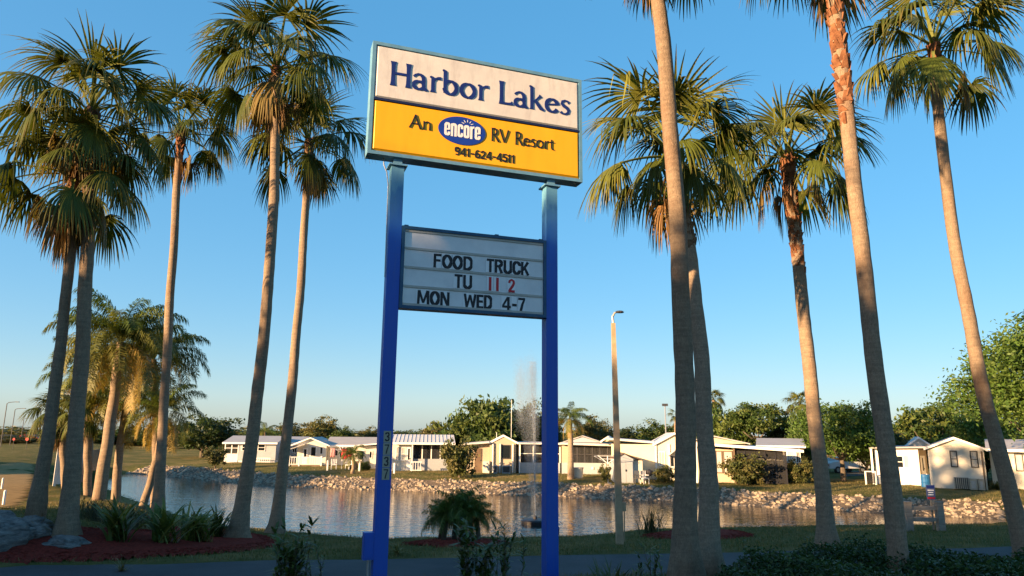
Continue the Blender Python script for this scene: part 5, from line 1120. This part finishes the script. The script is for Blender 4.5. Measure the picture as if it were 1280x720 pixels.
# hedge
def leaf_mass(name, P, leaf, cols, seed, parent=None):
    g = np.random.default_rng(seed); n = len(P); a = g.normal(size=(n, 3)); a[:, 2] *= .6; a /= np.linalg.norm(a, axis=1)[:, None]; b = np.cross(a, g.normal(size=(n, 3))); b /= np.linalg.norm(b, axis=1)[:, None]; L = leaf * g.uniform(.7, 1.4, n)[:, None]
    V = np.stack([P - a * L, P + b * L * .45, P + a * L, P - b * L * .45], 1).reshape(-1, 3); C = np.repeat(np.array(cols)[g.integers(0, len(cols), n)] * g.uniform(.7, 1.3, (n, 1)), 4, 0)
    return link(name, npmesh(name, V, np.arange(4 * n).reshape(n, 4), M['plant_leaf'], False, C), parent)
g = np.random.default_rng(9); n = 70000
hx = g.uniform(3.2, 11.5, n); hy = g.uniform(9.6, 14.4, n)
edge = 13.9 + .35 * np.sin(hx * 1.3) - .9 * np.clip(4.9 - hx, 0, 2) ; top = .60 + .10 * np.sin(hx * 2.1 + hy) + .07 * np.sin(hx * 5.3 + hy * 3.1) + .05 * g.normal(size=n)
ok = (hy < edge) & (hx > 3.2 + .5 * np.sin(hy * 2)); hz = top * (1 - .45 * g.uniform(0, 1, n) ** 1.8); fall = np.clip((edge - hy) / .5, .25, 1); hz = hz * fall
hedge = thing('low_hedge', (7, 11, 0), 'low dark green hedge in front of the road at lower right', 'hedge')
P = np.stack([hx - 7, hy - 11, hz], 1)[ok]; o = leaf_mass('foliage', P, .035, [(.028, .060, .016), (.040, .080, .022), (.022, .048, .014), (.055, .095, .026)], 9, hedge); o['kind'] = 'stuff'
mb = MB()
for i in range(60): x, y = g.uniform(4, 11.2), g.uniform(9, 12.4); mb.tube([(x - 7, y - 11, -.05), (x - 7 + g.uniform(-.1, .1), y - 11, .3)], .012, 5)
mb.build('stems', M['bark_dark'], hedge)['kind'] = 'stuff'
# ------------------------------------------------------------------ grass
def grass(name, label, xr, yr, n, hgt, cols, seed, keep):
    g = np.random.default_rng(seed); Q = np.stack([g.uniform(*xr, n), g.uniform(*yr, n)], 1); Q = Q[keep(Q)]; n = len(Q); z = ground_z(Q); h_ = hgt * g.uniform(.4, 1.3, n); a = g.uniform(0, 6.28, n); lx, ly = g.normal(0, .45, n) * h_, g.normal(0, .45, n) * h_; w_ = g.uniform(.004, .009, n)
    p = np.column_stack([Q, z - .01]); s = np.stack([np.cos(a) * w_, np.sin(a) * w_, 0 * a], 1); m1 = p + np.stack([lx * .35, ly * .35, h_ * .6], 1); tp_ = p + np.stack([lx, ly, h_], 1)
    V = np.stack([p - s, p + s, m1 + s * .8, m1 - s * .8, tp_], 1).reshape(-1, 3); i5 = np.arange(n)[:, None] * 5
    F = np.concatenate([i5 + np.array([[0, 1, 2]]), i5 + np.array([[0, 2, 3]]), i5 + np.array([[3, 2, 4]])]); C = np.repeat(np.array(cols)[g.integers(0, len(cols), n)] * g.uniform(.7, 1.3, (n, 1)), 5, 0)
    o = link(name, npmesh(name, V, F, M['plant_leaf'], False, C)); tag(o, label, 'grass', None, 'stuff')
DRY = [(.15, .12, .045), (.20, .155, .07), (.10, .10, .03), (.07, .085, .025)]
def keep_verge(Q):
    dr = Q[:, 1] - road_y(Q[:, 0]); return (dr > .05) & ~inside(Q, pond) & (np.abs(Q[:, 0]) < .8 * Q[:, 1])
grass('grass', 'short dry grass on the near bank between road and water', (-17, 25), (15, 34), 90000, .10, DRY, 1, keep_verge)
grass('grass', 'rough grass on the island round the sign posts', (-11, 10), (10.2, 14.5), 26000, .11, DRY, 2, lambda Q: (Q[:, 1] - road_y(Q[:, 0]) < -4.05))
def keep_far(Q):
    d = seg_dist(Q, far_line); return (d > 2.0) & (d < 14) & ~inside(Q, pond) & (Q[:, 1] > 37)
grass('grass', 'golden lawn grass above the far rocks', (-30, 36), (38, 75), 60000, .13, [(.15, .125, .05), (.11, .115, .035), (.20, .155, .07)], 3, keep_far)
# ------------------------------------------------------------------ garden things across the pond
def far_thing(name, label, px, py, cat, Y=None, group=None, rz=0):
    p = hit(px, py, 36) if Y is None else at(px, py, Y); return thing(name, (p[0], p[1], gz(p[0], p[1])), label, cat, group, rz), p[1] / FPX
M['redcloth'] = noisy('red_cloth', (.28, .02, .025), (.42, .04, .045), 4, .9, 0); M['pinkcloth'] = noisy('pink_cloth', (.45, .2, .2), (.5, .26, .25), 4, .9, 0)
M['bluebin'] = noisy('blue_plastic', (.01, .08, .22), (.015, .11, .28), 4, .4, 0); M['terracotta'] = noisy('planter', (.58, .52, .42), (.66, .6, .5), 4, .8, .2)
def dryer(label, px, py, hpx, red):
    t, k = far_thing('rotary_dryer', label, px, py, 'clothes dryer'); H = hpx * k; mb = MB(); mb.tube([(0, 0, -.1), (0, 0, H)], .035, 6); mb.build('mast', M['white'], t)
    for a in range(4):
        q = a * math.pi / 2 + .5; d = np.array([math.cos(q), math.sin(q), 0]); mb = MB(); mb.tube([(0, 0, H * .72), tuple(d * 1.25 + np.array([0, 0, H]))], .02, 5); mb.build('arm', M['white'], t)
    for a in range(4):
        q, q2 = a * math.pi / 2 + .5, (a + 1) * math.pi / 2 + .5
        for f in (.6, 1.0): mb = MB(); mb.tube([(1.25 * f * math.cos(q), 1.25 * f * math.sin(q), H * (.72 + .28 * f)), (1.25 * f * math.cos(q2), 1.25 * f * math.sin(q2), H * (.72 + .28 * f))], .008, 4); mb.build('line', M['white'], t)
    return t, k, H
t, k, H = dryer('rotary clothes dryer hung with red washing by the cream deck home', 427, 586, 26, True)
def cloth(name, label, pos, wd, ht, mat, grp):
    o = thing(name, pos, label, 'washing', grp); V = []; F = []; n = 6; r = random.Random(int(wd * 100))
    for i in range(n + 1):
        for j in range(5): V.append((wd * (i / n - .5), .06 * math.sin(i * 2.1 + j) + .03 * j, -ht * j / 4 + .02 * math.sin(i * 3)))
    for i in range(n):
        for j in range(4): F.append((i * 5 + j, (i + 1) * 5 + j, (i + 1) * 5 + j + 1, i * 5 + j + 1))
    me = npmesh('fabric', np.array(V), np.array(F), M[mat], True); f = link('fabric', me, o); md = f.modifiers.new('thick', 'SOLIDIFY'); md.thickness = .02
L_ = np.array(t.location)
cloth('towel', 'red towel hanging on the rotary dryer', L_ + np.array([.35, -.75, H * .93]), .55, .95, 'redcloth', 'washing on the dryer'); cloth('towel', 'pink cloth hanging left on the rotary dryer', L_ + np.array([-.75, -.7, H * .93]), .45, .8, 'pinkcloth', 'washing on the dryer'); cloth('towel', 'dark red shirt hanging behind the red towel', L_ + np.array([.75, -.2, H * .93]), .35, .8, 'redcloth', 'washing on the dryer')
dryer('bare rotary clothes dryer left of the grey garden shed', 760, 604, 32, False)
def chair(label, px, py, rz=0, mat='white', Y=None, grp='garden chairs'):
    t, k = far_thing('garden_chair', label, px, py, 'chair', Y, grp, rz); MB().rng(-.24, .24, -.24, .24, .40, .44).build('seat', M[mat], t)
    for x in (-.22, .22):
        for y in (-.22, .22): MB().rng(x - .02, x + .02, y - .02, y + .02, 0, .399).build('leg', M[mat], t)
        MB().rng(x - .025, x + .025, -.22, .22, .62, .66).build('armrest', M[mat], t)
    for x in (-.22, -.07, .08, .22): MB().rng(x - .035, x + .035, .22, .25, .441, .95).build('back_slat', M[mat], t)
chair('white garden chair left of the clothes dryer mast', 417, 587, .3); chair('white garden chair right of the clothes dryer', 436, 587, -.5); chair('white resin chair right of the garden shed', 806, 605, .4); chair('dark patio chair by the garden shed wall', 797, 605, -.4, 'dark_metal')
for i, (px, py, lab) in enumerate(((409, 588, 'white garden stake under the cream deck home'), (449, 589, 'white garden stake left of the numbered post'), (492.5, 592, 'white garden stake right of the numbered post'))):
    t, k = far_thing('garden_stake', lab, px, py, 'stake', None, 'white stakes on the lawn'); MB().rng(-.07, .07, -.07, .07, -.2, .8).build('post', M['white'], t); MB().box((0, 0, .85), (.18, .18, .1), 0, 0, .3).build('cap', M['white'], t)
t, k = far_thing('storage_bench', 'brown storage chest beside the clothes dryer', 444, 586, 'chest'); MB().rng(-.55, .55, -.3, .3, 0, .62).build('body', M['brown'], t); MB().rng(-.58, .58, -.33, .33, .621, .7).build('lid', M['deck'], t)
t, k = far_thing('kettle_grill', 'black kettle grill by the garden shed', 812, 604, 'grill'); mb = MB(); mb.lathe((0, 0, 0), [(.05, .5), (.26, .62), (.30, .78), (.26, .92), (.06, 1.02)], 12); mb.build('bowl', M['black'], t)
for a in range(3): mb = MB(); mb.tube([(.12 * math.cos(a * 2.1), .12 * math.sin(a * 2.1), .6), (.3 * math.cos(a * 2.1), .3 * math.sin(a * 2.1), 0)], .015, 5); mb.build('leg', M['dark_metal'], t)
# shed
t, k = far_thing('garden_shed', 'grey gabled garden shed right of the light pole', 787, 604, 'shed', None); k = t.location.y / FPX; W_ = 34 * k; e_, p_ = 1.75, 2.15
MB().rng(-W_ / 2, W_ * .15, 0, 2.4, 0, e_).build('wall', M['sd_grey'], t); MB().rng(W_ * .15 + .002, W_ / 2, .3, 2.4, 0, e_ - .1).build('side_wall', M['sd_cream'], t)
xm = -W_ * .18; mb = MB(); mb.prism([(-W_ / 2, 0, e_ + .001), (W_ * .15, 0, e_ + .001), (xm, 0, p_)], (0, 2.4, 0)); mb.build('gable_wall', M['sd_grey'], t)
for sg, xe in ((-1, -W_ / 2 - .08), (1, W_ / 2)):
    ze_ = e_ - .02 if sg < 0 else e_ - .12; q = [(xm, -.08, p_ + .01), (xe, -.08, ze_), (xe, -.08, ze_ + .06), (xm, -.08, p_ + .07)]; mb = MB(); mb.prism(q if sg < 0 else q[::-1], (0, 2.6, 0)); mb.build('roof', M['brown'], t)
for i in (0, 1): d_ = MB().rng(-W_ * .36 + i * .52, -W_ * .36 + i * .52 + .5, -.04, -.003, .05, 1.6).build('door', M['sd_grey'], t); MB().rng(-W_ * .36 + .46 + i * .06, -W_ * .36 + .5 + i * .06, -.07, -.0405, .85, 1.0).build('handle', M['black'], d_)
t, k = far_thing('planter', 'round white planter on the lawn left of the light pole', 722, 598, 'planter'); mb = MB(); mb.lathe((0, 0, 0), [(.36, -.05), (.44, .1), (.46, .75), (.50, .78), (.50, .86), (.40, .86)], 14); mb.build('pot', M['terracotta'], t)
mb = MB(); mb.lathe((0, 0, 0), [(.2, .80), (.395, .82), (.1, .835)], 10); mb.build('soil', M['mulch'], t)
t, k = far_thing('water_drum', 'blue plastic drum by the recessed door of the white home', 1158, 609, 'drum'); mb = MB(); mb.lathe((0, 0, 0), [(.28, 0), (.31, .05), (.31, .3), (.33, .32), (.31, .34), (.31, .62), (.33, .64), (.31, .66), (.30, .85), (.25, .87)], 14); mb.build('body', M['bluebin'], t); mb = MB(); mb.lathe((.12, 0, 0), [(.04, .871), (.04, .9)], 8); mb.build('cap', M['white'], t)
t, k = far_thing('porch_rail', 'white rail post with dark panel at the porch corner of the white home', 1090, 606, 'rail'); MB().rng(-.45, .35, -.03, .03, .9, .97).build('rail', M['white'], t); MB().rng(-.45, -.37, -.04, .04, 0, .899).build('post', M['white'], t); MB().rng(.27, .35, -.04, .04, 0, .899).build('post', M['white'], t); MB().rng(-.369, .269, -.015, .015, .1, .85).build('panel', M['screen'], t)
# shrubs by the porch
def shrub(label, px, py, wpx, hpx, kind='shrub', seed=0):
    p = hit(px, py, 36); k = p[1] / FPX; tree('garden_shrub', label, p[0], p[1], gz(p[0], p[1]), wpx / 2 * k, hpx * k / 1.8, .02, kind, 'garden shrubs', seed, r0=.04, limbs=5)['category'] = 'shrub'
shrub('rounded olive shrub in front of the long porch screens', 935, 606, 50, 38, 'shrub', 1); shrub('low round shrub by the patio right of the shed', 830, 604, 26, 22, 'shrub', 2); shrub('pale leafy shrub left of the leaning trunk on the right lawn', 1002, 604, 34, 30, 'shrub', 3); shrub('small bush under the bare rotary dryer', 757, 604, 14, 24, 'shrub', 4); shrub('fern bush under the forked shade tree', 985, 603, 30, 20, 'dark', 5)
shrub('dark bush at the foot of the cream home left of the sign', 455, 588, 14, 10, 'dark', 6)
# utility pole
t, k = far_thing('lamp_post', 'slim lamp post rising over the pale yellow home', 834, 590, 'lamp post', 66); mb = MB(); mb.tube([(0, 0, 0), (0, 0, 6.0)], .05, 6); mb.build('shaft', M['grey_metal'], t); mb = MB(); mb.box((.0, 0, 6.1), (.5, .25, .22)); mb.build('lamp_head', M['dark_metal'], t)
# parked vehicle among the homes
def car(name, label, px, Y, rz, mat, L=4.6, Wd=1.8, cat='car', H=1.45, grp='parked cars', py=560):
    p = at(px, py, Y); t = thing(name, (p[0], Y, gz(p[0], Y)), label, cat, grp, rz); prof = [(-.5, .30), (-.49, .62), (-.42, .70), (-.28, .74), (-.17, 1.0), (.18, 1.0), (.33, .74), (.46, .68), (.5, .55), (.5, .30)]
    mb = MB(); mb.prism([(a * L, -Wd / 2, b * H) for a, b in prof][::-1], (0, Wd, 0)); body = mb.build('body', mat, t)
    for sg in (-1, 1):
        y = sg * (Wd / 2 + .002); q = [(-.25 * L, y, .74 * H), (.29 * L, y, .74 * H), (.165 * L, y, .96 * H), (-.16 * L, y, .96 * H)]; mb = MB(); mb.prism(q if sg < 0 else q[::-1], (0, sg * .01, 0)); mb.build('side_window', M['glass'], t)
        for x in (-.31, .31):
            mb = MB(); n = 14; c = [(x * L + .32 * math.cos(2 * math.pi * i / n), sg * (Wd / 2 - .16), .32 + .32 * math.sin(2 * math.pi * i / n)) for i in range(n)]; mb.prism(c if sg < 0 else c[::-1], (0, sg * .2, 0)); wh = mb.build('wheel', M['black'], t)
            c = [(x * L + .18 * math.cos(2 * math.pi * i / n), sg * (Wd / 2 + .041), .32 + .18 * math.sin(2 * math.pi * i / n)) for i in range(n)]; mb = MB(); mb.prism(c if sg < 0 else c[::-1], (0, sg * .012, 0)); mb.build('rim', M['grey_metal'], wh)
    for y in (-.62, .62): MB().rng(L * .5 + .001, L * .5 + .02, y - .15, y + .15, .48 * H, .56 * H).build('headlight', M['white'], t); MB().rng(-L * .5 - .02, -L * .5 - .001, y - .12, y + .12, .46 * H, .58 * H).build('tail_light', M['redletter'], t)
    return t
M['carwhite'] = noisy('white_car_paint', (.6, .6, .6), (.66, .66, .66), 1, .3, 0); M['carred'] = noisy('red_car_paint', (.4, .02, .015), (.46, .03, .02), 1, .3, 0); M['cardark'] = noisy('dark_car_paint', (.04, .045, .06), (.06, .065, .08), 1, .3, 0)
car('parked_car', 'white car parked behind the forked shade tree', 1052, 70, .3, M['carwhite']); car('parked_car', 'white car at the highway near the far left lamp posts', 50, 150, .1, M['carwhite'], grp='cars on the highway'); car('parked_car', 'red car at the highway near the far left lamp posts', 33, 142, .1, M['carred'], grp='cars on the highway'); car('parked_car', 'dark car on the highway at the left picture edge', 8, 136, .1, M['cardark'], grp='cars on the highway')
rd = MB(); pA = [hit(x, y, 36) for x, y in ((1052, 596), (1090, 594), (1086, 589), (1048, 590))]; rd.add([(q[0], q[1], gz(q[0], q[1]) + .02) for q in pA], [(0, 1, 2, 3)]); tag(rd.build('lane', M['asphalt']), 'asphalt lane between the right-hand homes', kind='structure')
for i, (px, yt, Y, dx) in enumerate(((9, 503, 105, 1), (19, 511, 120, 1), (30, 523, 140, 1))):
    p = at(px, yt, Y); g_ = gz(p[0], Y); t = thing('street_lamp', (p[0], Y, g_), ('tallest street lamp at the far left over the highway', 'middle street lamp over the highway at far left', 'shortest, farthest street lamp over the highway')[i], 'street lamp', 'highway street lamps'); H = p[2] - g_
    mb = MB(); mb.tube([(0, 0, 0), (0, 0, H * .97), (.25, 0, H), (1.3, 0, H + .1)], [.07, .06, .05, .04], 6); mb.build('mast', M['dark_metal'], t); mb = MB(); mb.box((1.5, 0, H + .08), (.5, .2, .1)); mb.build('lamp_head', M['dark_metal'], t)
for i, (px, py, w_) in enumerate(((33.5, 549, 3.4), (17, 549, 2.6))):
    t = thing('road_sign', at(px, 552, 95), ('round red sign left of the fan palm cluster', 'small red sign at the far left roadside')[i], 'sign', 'red signs by the highway'); t.location.z = gz(t.location.x, 95); zc = float(at(px, py, 95)[2] - t.location.z); mb = MB(); mb.tube([(0, .03, 0), (0, .03, zc)], .03, 6); mb.build('stake', M['dark_metal'], t)
    rr = w_ * 95 / FPX * .5 * 1.2; mb = MB(); c = [(rr * math.cos(math.pi / 8 + i_ * math.pi / 4), -.02, zc + rr * math.sin(math.pi / 8 + i_ * math.pi / 4)) for i_ in range(8)]; mb.prism(c[::-1], (0, .03, 0)); mb.build('plate', M['redletter'], t)
# white fence panel, dark screen fence and white bollards left of the pond
p = hit(66, 607, 15); fz = gz(p[0], p[1]); k = p[1] / FPX; t = thing('vinyl_fence', (p[0], p[1], fz), 'tall white vinyl fence panel between the two left palm trunks', 'fence', None, R(38)); hh = 64 * k
for i in range(5): MB().rng(.12 + i * .19, .12 + i * .19 + .18, -.02, .02, .06, hh - .1).build('board', M['white'], t)
for x in (.05, 1.13): MB().rng(x - .06, x + .06, -.06, .06, -.3, hh).build('post', M['white'], t)
MB().rng(.111, 1.069, -.035, .035, hh - .099, hh - .02).build('top_rail', M['white'], t)
fa, fb = hit(80, 604, 15), hit(134, 598, 15); d = fb - fa; Lf = np.linalg.norm(d[:2]); t = thing('screen_fence', (fa[0], fa[1], gz(fa[0], fa[1])), 'dark board fence behind the queen palm trunks', 'fence', None, math.atan2(d[1], d[0])); nbd = int(Lf / .3)
for i in range(nbd): MB().rng(i * .3, i * .3 + .28, -.02, .02, -.5, 1.75 + .04 * (i % 3)).build('board', M['cardark'], t)
for i, (px, py) in enumerate(((4, 632), (2, 612))):
    q = hit(px, py, 15); t = thing('bollard', (q[0], q[1], gz(q[0], q[1])), ('white bollard on the sandy verge at the left edge', 'farther white bollard on the sandy verge')[i], 'bollard', 'white bollards'); mb = MB(); mb.lathe((0, 0, 0), [(.045, -.2), (.045, .5), (.03, .53), (.01, .54)], 10); mb.build('shaft', M['white'], t)
poly = np.array([hit(x, y, 15)[:2] for x, y in ((-60, 640), (30, 636), (46, 615), (50, 590), (46, 578), (-60, 590))]); M['sand'] = noisy('sandy_verge', (.20, .135, .06), (.32, .22, .10), 3, 1.0, .5, 30, .04, spec=.05)
lo, hi = poly.min(0), poly.max(0); A, B_ = np.meshgrid(np.arange(lo[0], hi[0], .5), np.arange(lo[1], hi[1], .5)); Q = np.stack([A.ravel(), B_.ravel()], 1); ok = inside(Q, poly); idx = np.arange(len(Q)).reshape(A.shape); z = ground_z(Q) + .03
F = [(idx[i, j], idx[i, j + 1], idx[i + 1, j + 1], idx[i + 1, j]) for i in range(A.shape[0] - 1) for j in range(A.shape[1] - 1) if ok[idx[i, j]] and ok[idx[i + 1, j + 1]]]
tag(link('sandy_path', npmesh('sandy_path', np.column_stack([Q, z]), np.array(F), M['sand'], True)), 'dry sandy verge at the left edge', kind='structure')
